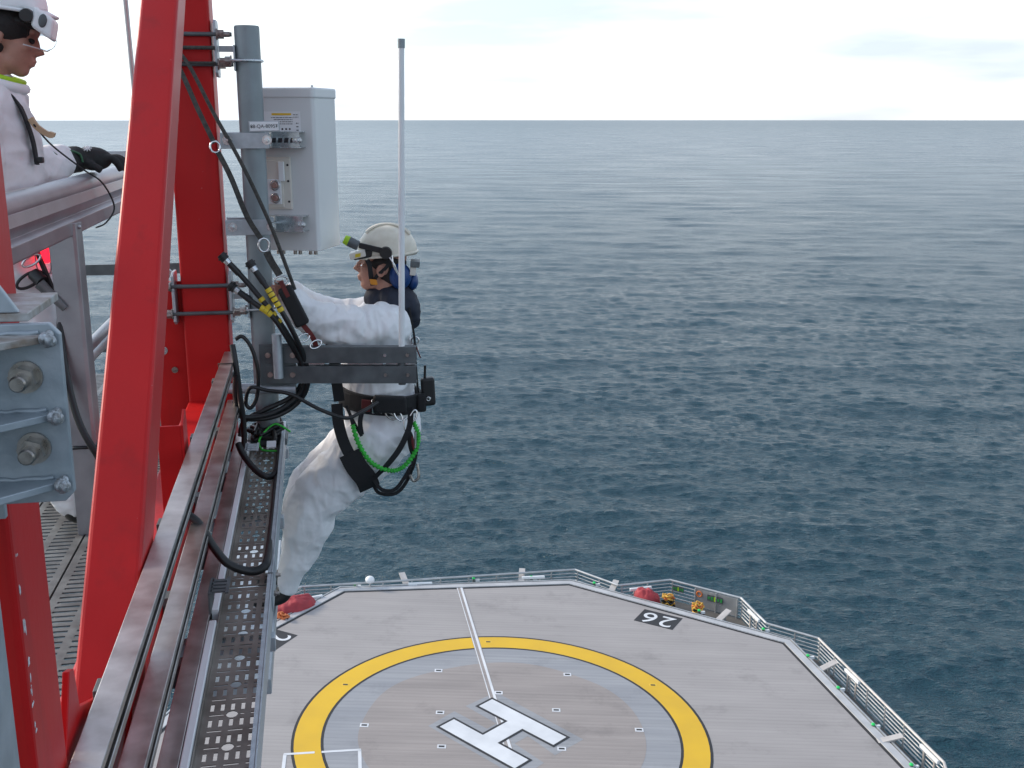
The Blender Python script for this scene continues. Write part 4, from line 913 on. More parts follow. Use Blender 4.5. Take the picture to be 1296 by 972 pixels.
# zip ties
for (w_, u, z, s_) in ((-.398, 4.60, -.999, .031),):
    mb = MB(); mb.tube([(w_-s_, u, z+.002), (w_+s_, u, z+.002), (w_+s_, u, z-.055), (w_-s_, u, z-.055)], .003, 6, closed=True); tag(mb.build('cable_tie', 'black_rubber', None), 'black cable tie around the top strut rail near its end', 'cable tie')
mb = MB(); mb.tube([(-.873, 3.795, -1.10), (-.770, 3.795, -1.10), (-.765, 3.86, -1.10), (-.873, 3.82, -1.10)], .006, 6, closed=True); tag(mb.build('cable_tie', 'black_rubber', None), 'black cable tie around the lower guard rail post', 'cable tie')

sl = thing('lifting_sling', 'grey webbing sling slung from the red column with steel ring halfway', 'sling', (-.30, 4.80, -.6), S)
mb = MB(); mb.strap(spline([(-.60, 4.86, .27), (-.535, 4.84, .21), (-.46, 4.80, .03), (-.405, 4.79, -.10)], 6), .020, .006, (1, 0, .3)); mb.build('webbing', 'grey_rope', sl)
mb = MB(); mb.strap(spline([(-.395, 4.79, -.13), (-.345, 4.78, -.24), (-.29, 4.78, -.40), (-.235, 4.78, -.50)], 6), .022, .006, (1, 0, .3)); mb.build('webbing', 'grey_rope', sl)
mb = MB(); mb.ring((-.402, 4.785, -.115), (.2, -1, .1), .020, .0045, 20, 8, (1, 1.15)); mb.build('shackle', 'chrome', sl)
mb = MB(); mb.ring((-.225, 4.775, -.525), (.25, -1, 0), .023, .0050, 24, 8, (1, 1.25)); mb.build('steel_ring', 'chrome', sl)
mb = MB(); mb.tube([(-.615, 4.89, .285), (-.60, 4.87, .285), (-.385, 4.87, .285)], .008, 8); mb.tube([(-.615, 4.89, .225), (-.385, 4.87, .225)], .006, 8); mb.build('anchor_wrap', 'grey_rope', sl)
lr = thing('safety_rope', 'thin grey safety rope running straight from red column down past the mast', 'rope', (-.15, 4.78, -.7), S)
mb = MB(); mb.tube(spline([(-.60, 4.86, .33), (-.50, 4.83, .23), (-.40, 4.80, .02), (-.30, 4.78, -.18), (-.20, 4.77, -.42), (-.135, 4.77, -.62), (-.105, 4.78, -.72)], 8), .0085, 10); mb.build('rope', 'grey_rope', lr)
ab_ = thing('shock_absorber', 'black energy absorber pack with red stitching on the climber lanyard', 'absorber', (-.10, 4.76, -.9), S)
mb = MB(); mb.strap(spline([(-.215, 4.77, -.555), (-.195, 4.77, -.60), (-.165, 4.77, -.655)], 5), .030, .010, (1, 0, .4)); mb.build('end_loop', 'grey_rope', ab_)
mb = MB(); mb.ring((-.160, 4.765, -.675), (.3, -1, 0), .017, .004, 20, 8, (1, 1.6), (0, 0, 1)); mb.build('carabiner', 'chrome', ab_)
q0, q1 = V((-.150, 4.76, -.705)), V((-.075, 4.74, -.87)); qd = (q1-q0).normalized(); qs = V((.91, 0, .41))
mb = MB(); mb.obox((q0+q1)/2, qs*.032, V((0, .022, 0)), (q1-q0)/2); mb.build('pack', 'black_web', ab_, bev=.012, seg=3)
mb = MB(); mb.strap([q0-qd*.03, q0, q0.lerp(q1, .25)], .018, .048, qs); mb.build('red_strap', 'red_strap', ab_)
mb = MB(); mb.strap(spline([q1, q1+V((.035, .0, -.05)), q1+V((.05, .02, -.10)), q1+V((.06, .05, -.2))], 5), .022, .007, qs); mb.build('lower_webbing', 'red_strap', ab_)
for k, dx in enumerate((-.02, .03)):
    mb = MB(); mb.ring(q1+V((.02+dx, -.01, -.055-.03*k)), (.3, -1, .2), .016, .0038, 20, 8, (1, 1.7), (-.4, 0, 1)); mb.build('carabiner', 'chrome', ab_)

# ------------------------------------------------------------------ people
def folds(p, s, seed):
    q = V((p.x*s[0], p.y*s[1], p.z*s[2]))+V((seed, seed*.7, 0)); q += V((mnoise.noise(q*.5), mnoise.noise(q*.5+V((5, 1, 2))), 0))*.5
    return (1-2*abs(mnoise.noise(q)))
def cloth(parts, name, m, parent, voxel=.0085, smooth=3, amp=.006, s=(9, 9, 16), seed=0., extra=None, fine=.25, legs=None):
    """limbs as tapered tubes, fused into one continuous surface, then creased"""
    mb = MB()
    for pt in parts:
        P_ = [V(p[0]) for p in pt['pts']]; ra = [V((p[1], p[2] if len(p) > 2 else p[1], 0)) for p in pt['pts']]
        sp = spline(P_, 9); sr = spline(ra, 9); n = len(sp); seg = 36; side = V(pt.get('side', (0, 1, 0))); vs = []; fs = []
        pl = pt.get('pleat', 0.); ph = pt.get('ph', 0.)
        for i, p in enumerate(sp):
            d = (sp[min(i+1, n-1)]-sp[max(i-1, 0)]).normalized(); b_ = (side-d*side.dot(d)).normalized(); a = b_.cross(d)
            for k in range(seg):
                t = 2*math.pi*k/seg
                f = 1+pl*folds(V((i*.55, math.cos(t)*1.1, math.sin(t)*1.1)), (1, 1, 1), ph)*.5
                vs.append(p+a*(math.cos(t)*sr[i].x*f)+b_*(math.sin(t)*sr[i].y*f))
        for i in range(n-1):
            for k in range(seg): fs.append((i*seg+k, i*seg+(k+1) % seg, (i+1)*seg+(k+1) % seg, (i+1)*seg+k))
        fs += [tuple(range(seg-1, -1, -1)), tuple(range((n-1)*seg, n*seg))]
        mb.add(vs, fs, True)
        if pt.get('round', True):
            for q, e_ in ((sp[0], sr[0]), (sp[-1], sr[-1])):
                r_ = min(e_.x, e_.y)*.96; mb.ell(q, (r_, 0, 0), (0, r_, 0), (0, 0, r_), 16, 10)
    if extra: extra(mb)
    o = fixn(mb.build(name, m, parent))
    md = o.modifiers.new('r', 'REMESH'); md.mode = 'VOXEL'; md.voxel_size = voxel; md.use_smooth_shade = True
    md = o.modifiers.new('s', 'SMOOTH'); md.iterations = smooth; md.factor = .5
    dg = bpy.context.evaluated_depsgraph_get(); me = bpy.data.meshes.new_from_object(o.evaluated_get(dg)); o.modifiers.clear()
    old = o.data; o.data = me; bpy.data.meshes.remove(old); me.name = name
    if amp:
        nr = [v.normal.copy() for v in me.vertices]
        for v, n_ in zip(me.vertices, nr):
            h = folds(v.co, s, seed); h2 = folds(v.co, (s[2]*1.7, s[1]*1.7, s[0]*1.7), seed+4)
            if legs:
                k = min(1, max(0, (legs[0]+.12-v.co.z)/.24)); h = lerp(h, folds(v.co, legs[1], seed), k*k*(3-2*k))
            v.co += n_*(amp*(h-.45)+amp*fine*(h2-.45))
    me.polygons.foreach_set('use_smooth', [True]*len(me.polygons)); me.update()
    if not me.materials: me.materials.append(MATS[m])
    return o
def head_parts(c, Fd, Ld, Ud, k=1.0):
    def P(f, l, u): return c+(Fd*f+Ld*l+Ud*u)*k
    def ex(mb):
        E = lambda p, a, b_, d: mb.ell(P(*p), Fd*a*k, Ld*b_*k, Ud*d*k, 24, 16)
        E((-.005, 0, .03), .098, .076, .088); E((.045, 0, -.035), .055, .060, .085); E((.062, 0, -.098), .030, .032, .026)   # skull, face, chin
        E((.03, 0, -.075), .062, .056, .045); E((.088, 0, .028), .018, .050, .014)                                          # jaw, brow
        mb.tube([P(.086, 0, .022), P(.104, 0, -.012), P(.119, 0, -.030), P(.098, 0, -.042)], [.009*k, .011*k, .014*k, .009*k], 12)
        for s_ in (-1, 1):
            E((.105, s_*.012, -.034), .010, .009, .008); E((.072, s_*.042, -.022), .022, .018, .018); E((-.01, s_*.078, -.012), .020, .008, .030)
        E((.098, 0, -.062), .012, .024, .007); E((.095, 0, -.076), .011, .021, .008)
        mb.tube([P(-.01, 0, -.06), P(-.03, 0, -.13), P(-.04, 0, -.2)], [.058*k, .060*k, .07*k], 20)
    return ex, P

# ---- climber
cl = thing('person', 'climber in white coverall and harness hanging outboard, reaching toward the cables', 'person', (.1, 5.15, -2.33), S)
U = 5.15
hc = V((.300, U, -.664)); Fd = V((-.985, .10, .10)).normalized(); Ld = V((-.10, -.99, 0)).normalized(); Ld = (Ld-Fd*Ld.dot(Fd)).normalized(); Ud = Fd.cross(Ld)
ex, HP = head_parts(hc, Fd, Ld, Ud, 1.06)
def wbody(mb):
    ex(mb)
    # left hand closed around the lanyard: palm and five fingers
    pc = V((-.170, 4.895, -.748)); mb.ell(pc, (.034, 0, -.02), (0, .018, 0), (.018, 0, .040), 16, 10)
    for k in range(4):
        b0 = pc+V((-.032+.006*k, -.006, .030-.020*k)); mb.tube(spline([b0, b0+V((-.016, -.012, .003)), b0+V((-.018, -.034, -.002)), b0+V((.010, -.042+.004*(k == 3), -.006))], 4), [.0092-.0006*k]*13, 8)
    mb.tube(spline([pc+V((.012, -.014, .030)), pc+V((.004, -.042, .048)), pc+V((-.022, -.058, .052))], 4), [.0108]*8+[.0085], 8)
body = cloth([dict(pts=[((.31, U, -.84), .05, .06), ((.28, U, -1.0), .08, .11), ((.27, U, -1.45), .08, .11)]),
              dict(pts=[((.29, 5.02, -.95), .04), ((.04, 4.93, -.90), .040), ((-.155, 4.90, -.765), .026)]),
              dict(pts=[((.29, 5.28, -.95), .04), ((.04, 5.36, -.95), .040), ((-.14, 5.33, -.80), .028)]),
              dict(pts=[((.26, 5.05, -1.48), .08), ((-.08, 5.03, -1.80), .06), ((-.20, 5.03, -2.20), .03)]),
              dict(pts=[((.26, 5.25, -1.48), .08), ((-.08, 5.28, -1.80), .06), ((-.20, 5.28, -2.20), .03)])], 'body', 'skin', cl, .0055, 2, wbody and .0, extra=wbody)
cloth([dict(pts=[((.318, U, -.835), .075, .10), ((.305, U, -.90), .118, .185), ((.275, U, -1.0), .150, .215), ((.255, U, -1.12), .160, .205), ((.258, U, -1.27), .165, .185), ((.275, U, -1.40), .172, .200), ((.285, U, -1.50), .160, .200), ((.262, U, -1.58), .09, .13)], pleat=.05, ph=1),
       dict(pts=[((.31, 4.99, -.935), .105), ((.19, 4.945, -.935), .100), ((.08, 4.925, -.915), .092), ((.0, 4.92, -.885), .080), ((-.07, 4.915, -.84), .070), ((-.135, 4.905, -.785), .056)], pleat=.26, ph=2),
       dict(pts=[((.31, 5.31, -.935), .10), ((.17, 5.36, -.96), .09), ((.02, 5.37, -.93), .075), ((-.12, 5.33, -.815), .05)], pleat=.14, ph=3),
       dict(pts=[((.275, 5.05, -1.46), .150), ((.16, 5.04, -1.575), .142), ((.02, 5.03, -1.70), .132), ((-.075, 5.03, -1.80), .124), ((-.105, 5.03, -1.90), .114), ((-.138, 5.03, -2.01), .088), ((-.170, 5.03, -2.10), .070), ((-.195, 5.03, -2.17), .058), ((-.203, 5.03, -2.205), .052)], pleat=.05, ph=4),
       dict(pts=[((.275, 5.25, -1.46), .140), ((.14, 5.28, -1.60), .135), ((.0, 5.30, -1.73), .125), ((-.095, 5.30, -1.83), .115), ((-.13, 5.29, -1.97), .095), ((-.17, 5.28, -2.10), .066), ((-.20, 5.28, -2.19), .052)], pleat=.05, ph=5)],
      'coverall', 'coverall', cl, .0068, 2, .0135, (6.5, 6.5, 11), 1., fine=.32, legs=(.62, (9, 9, 4.2)))
for u in (5.03, 5.28):   # boots, toes on the ledge
    cloth([dict(pts=[((-.205, u, -2.16), .038), ((-.228, u, -2.235), .040), ((-.255, u, -2.262), .036, .044), ((-.31, u, -2.270), .032, .044), ((-.37, u, -2.274), .027, .040)])], 'boot', 'boot', cl, .007, 3, 0)
# helmet
def helmet(c, Fd, Ld, Ud, parent, rx=.132, ry=.112, rz=.115, m='helmet', cut=.05):
    mb = MB(); nu, nv = 40, 16; vs = []; fs = []
    for j in range(nv+1):
        t = (math.pi/2+cut*2.2)*j/nv
        for i in range(nu):
            q = 2*math.pi*i/nu; ridge = 1+.03*math.exp(-((math.sin(q)/.25)**2))*math.sin(t)
            vs.append(c+Fd*(rx*math.sin(t)*math.cos(q)*(1.0 if math.cos(q) < 0 else 1.0))+Ld*(ry*math.sin(t)*math.sin(q))+Ud*(rz*math.cos(t)*ridge))
    for j in range(nv):
        for i in range(nu): fs.append((j*nu+i, (j+1)*nu+i, (j+1)*nu+(i+1) % nu, j*nu+(i+1) % nu))
    mb.add(vs, fs, True); o = fixn(mb.build('helmet', m, parent)); md = o.modifiers.new('th', 'SOLIDIFY'); md.thickness = .005; md.offset = -1
    mb = MB(); rim = [c+Fd*(rx*1.01*math.cos(2*math.pi*i/40))+Ld*(ry*1.01*math.sin(2*math.pi*i/40))+Ud*(-.012-.012*math.cos(2*math.pi*i/40)) for i in range(40)]
    mb.tube(rim, .006, 8, closed=True); mb.build('helmet_rim', m, o)
    pk = MB(); n = 12                                   # peak
    top = [c+Fd*(rx*math.cos(a)*.99)+Ld*(ry*math.sin(a))+Ud*(-.010) for a in np.linspace(-1.0, 1.0, n)]
    tip = [c+Fd*(rx*math.cos(a)*.99+.034*math.cos(a))+Ld*(ry*math.sin(a)*1.02)+Ud*(-.028) for a in np.linspace(-1.0, 1.0, n)]
    pk.add(top+tip, [(i, i+1, n+i+1, n+i) for i in range(n-1)], True); p_ = pk.build('helmet_peak', m, o); md = p_.modifiers.new('th', 'SOLIDIFY'); md.thickness = .006; md.offset = 0
    for s_ in (-.35, 0, .35):
        mb = MB(); mb.tube([c+Fd*(rx*math.sin(t)*.98)+Ld*(ry*s_*math.sin(max(t, -t)+.2))+Ud*(rz*math.cos(t)+.003) for t in np.linspace(-.9, .8, 14)], .005, 8); mb.build('helmet_rib', m, o)
    return o
hm_c = HP(-.016, 0, .058)
hm = helmet(hm_c, (Fd-Ud*.10).normalized(), Ld, (Ud+Fd*.10).normalized(), cl, .139, .119, .124)
def W(f, l, u): return HP(f, l, u)
# dark inner hood and straps round the ear, neck gaiter
mb = MB(); mb.ell(W(-.012, 0, .012), Fd*.098, Ld*.088, Ud*.062, 24, 14); mb.ell(W(-.04, 0, -.035), Fd*.074, Ld*.078, Ud*.07, 20, 12); mb.build('balaclava', 'dark_hair', cl)
mb = MB(); mb.ell(W(.005, .088, -.022), Fd*.020, Ld*.008, Ud*.030, 14, 10); mb.build('ear', 'skin', cl)
mb = MB(); mb.ring(W(.003, .094, -.022), Ld, .015, .004, 16, 6, (1, 1.6), tuple(Fd)); mb.build('ear', 'skin', cl)
cloth([dict(pts=[((.275, U, -.835), .075, .09), ((.30, U, -.840), .090, .105), ((.325, U, -.850), .100, .120), ((.355, U+.01, -.875), .09, .125)], pleat=.1, ph=2),
       dict(pts=[((.375, U, -.80), .055, .08), ((.41, U-.02, -.86), .055, .085), ((.430, U-.02, -.94), .040, .06)], pleat=.1, ph=3)], 'neck_gaiter', 'navy', cl, .008, 3, .004, (14, 14, 22))
mb = MB(); mb.ell((.375, 5.075, -.715), (.052, 0, 0), (0, .030, 0), (0, 0, .062), 24, 16); ed = mb.build('ear_defender', 'ear_blue', cl)
mb = MB(); mb.ell((.435, 5.13, -.745), (.028, 0, 0), (0, .05, 0), (0, 0, .045), 20, 12); mb.build('ear_defender', 'ear_blue', cl)
mb = MB(); mb.ell((.375, 5.052, -.715), (.030, 0, 0), (0, .016, 0), (0, 0, .038), 20, 12); mb.build('ear_cushion', 'ear_blue', ed)
mb = MB(); mb.strap(spline([W(.075, .086, .035), W(.055, .090, .0), W(.045, .085, -.05), W(.035, .07, -.09)], 5), .022, .004, Fd); mb.build('chin_strap', 'black_web', cl)
mb = MB(); mb.strap(spline([W(-.03, .10, .04), W(-.02, .098, .0), W(.02, .090, -.045), W(.035, .075, -.085)], 5), .016, .004, Fd); mb.build('chin_strap', 'black_web', cl)
mb = MB(); mb.obox(W(.032, .092, -.072), Fd*.017, Ud*.013+Fd*.004, Ld*.006); mb.build('strap_clip', 'orange', cl, bev=.005)
mb = MB(); mb.obox(W(.085, .096, .045), Fd*.040-Ud*.012, Ud*.020, Ld*.008); mb.build('visor_arm', 'black_rubber', cl, bev=.006)
mb = MB(); mb.cyl(W(-.012, .108, .062), W(-.012, .125, .062), .030, .026, 20); mb.build('visor_hub', 'black_rubber', cl)
mb = MB(); mb.beam(W(.0, .114, .07), W(.105, .104, .084), .026, .012, tuple(Ud)); mb.build('lamp_arm', 'black_rubber', cl, bev=.004)
mb = MB(); mb.cyl(W(.108, .100, .080), W(.150, .098, .096), .022, .024, 18); la = mb.build('head_lamp', 'dark_steel', cl)
mb = MB(); mb.cyl(W(.150, .098, .096), W(.170, .097, .104), .024, .020, 18); mb.build('lamp_lens_ring', 'lime', la)
mb = MB(); mb.obox(W(.108, .07, .042), Fd*.035-Ud*.012, Ud*.014+Fd*.004, Ld*.05); mb.build('helmet_front_plate', 'cream', cl, bev=.004)
mb = MB(); mb.obox(W(.106, .1215, .042), Fd*.012-Ud*.004, Ud*.008, Ld*.0012); mb.build('helmet_front_label', 'band', cl)
mb = MB(); mb.obox(W(-.142, .04, .02), Fd*.022, Ud*.014, Ld*.05); mb.build('rear_clip', 'dark_steel', cl, bev=.004)
mb = MB(); mb.obox(W(-.135, .05, -.012), Fd*.014, Ud*.020, Ld*.03); mb.build('rear_clip', 'cream', cl, bev=.004)
for k in range(2):
    mb = MB(); mb.tube(spline([W(-.02-.02*k, .118, .055), W(-.05, .122, .02-.01*k), W(-.075, .11, -.03)], 5), .004, 6); mb.build('ear_defender_wire', 'chrome', cl)
mb = MB(); mb.tube(spline([W(.086, .052, .006), W(.098, .046, -.006), W(.106, .02, -.006)], 4), .010, 8); mb.build('safety_glasses', 'vis_glass', cl)
# harness
hn = []
def loop_(c, a, b_, w_, th, ax, name='harness_strap', m='black_web', n=40, t0=0, t1=1):
    c, a, b_ = V(c), V(a), V(b_); pts = [c+a*math.cos(2*math.pi*(t0+(t1-t0)*i/n))+b_*math.sin(2*math.pi*(t0+(t1-t0)*i/n)) for i in range(n+1)]
    mb = MB(); mb.strap(pts, w_, th, ax); return mb.build(name, m, cl, bev=.003)
loop_((.262, U, -1.295), (.195, 0, -.018), (0, .213, 0), .062, .014, (.08, 0, 1), 'harness_belt')
loop_((.275, U, -1.300), (.196, 0, -.018), (0, .222, 0), .088, .020, (.08, 0, 1), 'harness_belt_pad', t0=.52, t1=.98)
tdx = V((-.72, 0, -.70)); pv = V((.70, 0, -.72))

def hs(pts, w_=.04, th=.008, ax=(1, 0, .3), m='black_web', name='harness_strap'):
    mb = MB(); mb.strap(spline(pts, 6), w_, th, ax); return mb.build(name, m, cl)
hs([(.058, 4.955, -1.285), (.062, 4.915, -1.37), (.085, 4.885, -1.46), (.125, 4.868, -1.545)], .052, .008, (1, 0, .25))
hs([(.105, 4.872, -1.50), (.135, 4.862, -1.565), (.175, 4.868, -1.625), (.195, 4.90, -1.685)], .10, .008, (.8, 0, .5))
hs([(.10, 4.93, -1.29), (.13, 4.905, -1.36), (.165, 4.90, -1.43)], .014, .006)
hs([(.175, 4.905, -1.30), (.16, 4.895, -1.36), (.165, 4.89, -1.42)], .022, .006)
hs([(.395, 4.92, -1.31), (.385, 4.86, -1.38), (.34, 4.855, -1.48), (.28, 4.86, -1.56), (.22, 4.875, -1.625)], .026, .006, (1, 0, .6))
hs([(.215, 4.88, -1.64), (.25, 4.88, -1.69), (.31, 4.90, -1.70), (.36, 4.90, -1.64), (.40, 4.90, -1.56), (.43, 4.92, -1.44)], .017, .006, (.4, 0, 1))
hs([(.21, 4.90, -1.66), (.24, 4.92, -1.72), (.33, 4.95, -1.73), (.40, 4.95, -1.62), (.435, 4.96, -1.46)], .017, .006, (.4, 0, 1))
hs([(.41, 5.05, -.86), (.43, 5.03, -1.0), (.435, 5.03, -1.15), (.445, 5.05, -1.28)], .04, .008, (0, 1, 0))
hs([(.06, 4.96, -1.0), (.055, 4.95, -1.10), (.07, 4.95, -1.27)], .05, .010, (1, 0, 0))
mb = MB(); mb.ell((.035, 4.90, -1.012), (.028, 0, .01), (0, .014, 0), (0, 0, .036), 14, 10); mb.build('chest_tool', 'black_web', cl)
hs([(.0, 4.90, -1.0), (.01, 4.89, -1.06), (.05, 4.89, -1.055)], .010, .006)
mb = MB(); mb.obox((.19, 4.918, -1.290), (.020, -.004, -.002), (0, .007, 0), (.002, 0, .027)); mb.build('belt_red_patch', 'red_strap', cl, bev=.002)
mb = MB(); mb.tube([(.218, 4.912, -1.262), (.255, 4.912, -1.266), (.258, 4.912, -1.328), (.22, 4.912, -1.324)], .0045, 8, closed=True); mb.build('belt_buckle', 'chrome', cl)
for (c, an_, rr) in (((.335, 4.895, -1.335), .5, .022), ((.375, 4.885, -1.385), .1, .024), ((.405, 4.89, -1.345), -.4, .022), ((.30, 4.90, -1.34), .9, .018)):
    mb = MB(); mb.ring(c, (.1, -1, .15), rr, .0042, 24, 8, (.62, 1.45), (math.cos(an_), 0, math.sin(an_))); mb.build('carabiner', 'chrome' if rr > .019 else 'bolt', cl)
mb = MB(); mb.ell((.392, 4.88, -1.47), (.016, 0, .004), (0, .016, 0), (-.008, 0, .065), 14, 12); mb.build('tool_sheath', 'black_web', cl)
mb = MB(); mb.ell((.398, 4.862, -1.465), (.006, 0, 0), (0, .004, 0), (-.003, 0, .035), 12, 10); mb.build('tool_handle', 'red_strap', cl)
mb = MB(); mb.cyl((.412, 4.865, -1.41), (.410, 4.865, -1.49), .006, seg=8); mb.build('tool_shank', 'chrome', cl)
mb = MB(); mb.tube(spline([(.42, 4.90, -1.58), (.425, 4.89, -1.64), (.40, 4.89, -1.66), (.385, 4.89, -1.63)], 5), .007, 8); mb.build('tool_hook', 'bolt', cl)
mb = MB(); mb.obox((.300, 4.905, -1.285), (.075, 0, -.006), (0, .022, 0), (0, 0, .040)); mb.build('belt_pouch', 'black_web', cl, bev=.012, seg=3)
mb = MB(); mb.obox((.490, 5.03, -1.262), (.032, 0, .003), (0, .026, 0), (-.003, 0, .068)); rd = mb.build('radio', 'black_rubber', cl, bev=.012, seg=3)
mb = MB(); mb.cyl((.475, 5.03, -1.20), (.478, 5.03, -1.135), .006, seg=10); mb.build('radio_antenna', 'black_rubber', rd)
mb = MB(); mb.ring((.488, 5.000, -1.292), (0, -1, 0), .009, .003, 14, 6); mb.cyl((.495, 5.001, -1.288), (.495, 4.998, -1.288), .006, seg=10); mb.build('radio_badge', 'chrome', rd)
mb = MB(); mb.obox((.455, 5.02, -1.31), (.022, 0, 0), (0, .03, 0), (0, 0, .045)); mb.build('radio_pouch', 'black_web', cl, bev=.01)
gp = spline([(.125, 4.89, -1.37), (.150, 4.875, -1.46), (.205, 4.865, -1.55), (.290, 4.86, -1.592), (.355, 4.862, -1.575), (.410, 4.868, -1.505), (.425, 4.875, -1.43), (.405, 4.88, -1.37)], 16)
mb = MB(); mb.tube(gp, [.0105+.0040*math.sin(i*2.2) for i in range(len(gp))], 10); mb.build('coiled_lanyard', 'green_cord', cl)
hs([(.11, 4.90, -1.30), (.118, 4.895, -1.34), (.125, 4.89, -1.375)], .012, .008)
mb = MB(); mb.strap(spline([(.435, 5.08, -1.02), (.447, 5.07, -1.07), (.46, 5.07, -1.105)], 4), .02, .006, (0, 1, 0)); mb.build('back_tag', 'red_strap', cl)
mb = MB(); mb.ring((.436, 5.06, -1.02), (0, 1, 0), .018, .004, 16, 6); mb.build('back_ring', 'chrome', cl)

# ---- worker on the walkway
pw = thing('person', 'worker in white coverall on the walkway resting a gloved hand on the guard rail', 'person', (-1.0, 4.0, -1.42), S)
hc2 = V((-.998, 4.05, .272)); Fd2 = V((.95, .10, -.24)).normalized(); Ld2 = V((-.14, .99, 0)); Ld2 = (Ld2-Fd2*Ld2.dot(Fd2)).normalized(); Ud2 = Fd2.cross(Ld2)
ex2, HP2 = head_parts(hc2, Fd2, Ld2, Ud2, 1.0)
cloth([dict(pts=[((-1.06, 4.05, .10), .06, .13), ((-1.10, 4.05, -.2), .10, .15), ((-1.07, 4.05, -.5), .10, .13)]),
       dict(pts=[((-1.08, 3.88, .0), .04), ((-1.07, 3.99, -.21), .04), ((-.93, 4.41, -.156), .027)]),
       dict(pts=[((-1.08, 4.24, .02), .05), ((-1.14, 4.36, -.25), .04), ((-1.05, 4.45, -.45), .027)]),
       dict(pts=[((-1.05, 3.97, -.5), .08), ((-.96, 3.97, -.93), .055), ((-.89, 3.92, -1.35), .035)]),
       dict(pts=[((-1.07, 4.14, -.5), .08), ((-1.03, 4.18, -.93), .055), ((-1.04, 4.22, -1.35), .035)])], 'body', 'skin', pw, .0055, 2, 0, extra=ex2)
cloth([dict(pts=[((-1.055, 4.05, .135), .065, .09), ((-1.065, 4.05, .075), .115, .17), ((-1.085, 4.05, -.03), .150, .215), ((-1.09, 4.05, -.18), .165, .215), ((-1.08, 4.05, -.36), .16, .20), ((-1.06, 4.05, -.50), .15, .19), ((-1.05, 4.05, -.58), .10, .14)], pleat=.05, ph=8),
       dict(pts=[((-1.085, 3.88, .02), .095), ((-1.095, 3.86, -.10), .092), ((-1.085, 3.96, -.22), .088), ((-1.04, 4.12, -.205), .080), ((-.985, 4.28, -.180), .068), ((-.935, 4.40, -.158), .055)], pleat=.24, ph=9),
       dict(pts=[((-1.085, 4.24, .02), .095), ((-1.14, 4.34, -.22), .085), ((-1.06, 4.44, -.42), .055)], pleat=.14, ph=10),
       dict(pts=[((-1.06, 3.97, -.46), .135), ((-1.0, 3.96, -.66), .125), ((-.965, 3.97, -.90), .105), ((-.92, 3.95, -1.12), .085), ((-.89, 3.92, -1.31), .078)], pleat=.14, ph=11),
       dict(pts=[((-1.08, 4.14, -.46), .13), ((-1.05, 4.17, -.68), .12), ((-1.03, 4.18, -.92), .10), ((-1.035, 4.2, -1.15), .085), ((-1.04, 4.22, -1.32), .078)], pleat=.14, ph=12)],
      'coverall', 'coverall', pw, .0075, 2, .0160, (6.5, 6.5, 11), 7., fine=.32, legs=(.75, (9, 9, 4.2)))
for (w_, u, dx, du) in ((-.89, 3.92, .19, -.02), (-1.04, 4.22, .19, .05)):
    cloth([dict(pts=[((w_, u, -1.27), .055), ((w_, u, -1.355), .055), ((w_+dx*.35, u+du*.35, -1.365), .048, .05), ((w_+dx, u+du, -1.378), .036, .046)])], 'boot', 'boot', pw, .007, 3, 0)
def W2(f, l, u): return HP2(f, l, u)
hm2 = helmet(W2(-.012, 0, .088), (Fd2+Ud2*.22).normalized(), Ld2, (Ud2-Fd2*.22).normalized(), pw, m='white_plastic', ry=.118)
mb = MB(); mb.ell(W2(-.012, 0, .038), Fd2*.108, Ld2*.094, Ud2*.078, 24, 14); mb.ell(W2(-.05, 0, -.04), Fd2*.072, Ld2*.080, Ud2*.085, 20, 12); mb.ell(W2(-.045, 0, -.10), Fd2*.070, Ld2*.072, Ud2*.06, 20, 12)
mb.ell(W2(.045, 0, .052), Fd2*.068, Ld2*.086, Ud2*.030, 20, 12); mb.build('balaclava', 'dark_hair', pw)
mb = MB(); mb.cyl(W2(.070, -.100, .072), W2(.070, -.128, .072), .024, .02, 18); mb.build('visor_hub', 'black_rubber', pw)
mb = MB(); mb.obox(W2(.122, -.05, .062), Fd2*.034-Ud2*.014, Ud2*.034, Ld2*.075); mb.build('helmet_front_plate', 'white_plastic', pw, bev=.012, seg=3)
mb = MB(); mb.ell(W2(.122, -.127, .068), Fd2*.013, Ld2*.003, Ud2*.022, 14, 8); mb.build('helmet_badge', 'dark_steel', pw)
mb = MB(); n = 12; a_s = np.linspace(-1.2, 1.2, n)
rows = [[W2(.035+(.118+.012*k-.006*k*k)*math.cos(a), (.098)*math.sin(a), .035-.018*k) for a in a_s] for k in range(4)]
mb.add([p for r_ in rows for p in r_], [(k*n+i, k*n+i+1, (k+1)*n+i+1, (k+1)*n+i) for k in range(3) for i in range(n-1)], True); o = mb.build('visor', 'vis_glass', pw); md = o.modifiers.new('th', 'SOLIDIFY'); md.thickness = .002
mb = MB(); mb.tube(rows[3], .0022, 6); mb.build('visor_rim', 'white_plastic', o)
mb = MB(); mb.ell(W2(.088, -.030, .0), Fd2*.010, Ld2*.013, Ud2*.008, 12, 8); mb.build('eye', 'dark_hair', pw)
mb = MB(); mb.ring((-1.035, 4.05, .120), (.30, 0, 1), .085, .017, 28, 8, (1.0, 1.1)); mb.build('collar', 'coverall', pw)
mb = MB(); mb.ring((-1.030, 4.05, .140), (.30, 0, 1), .078, .009, 28, 8, (1.0, 1.1)); mb.build('collar_trim', 'lime', pw)
def hs2(pts, w_=.04, th=.008, ax=(0, 1, 0), m='black_web', name='harness_strap'):
    mb = MB(); mb.strap(spline(pts, 6), w_, th, ax); return mb.build(name, m, pw)
hs2([(-1.0, 4.0, .10), (-.955, 3.97, .04), (-.925, 3.96, -.06), (-.915, 3.95, -.15)], .035)
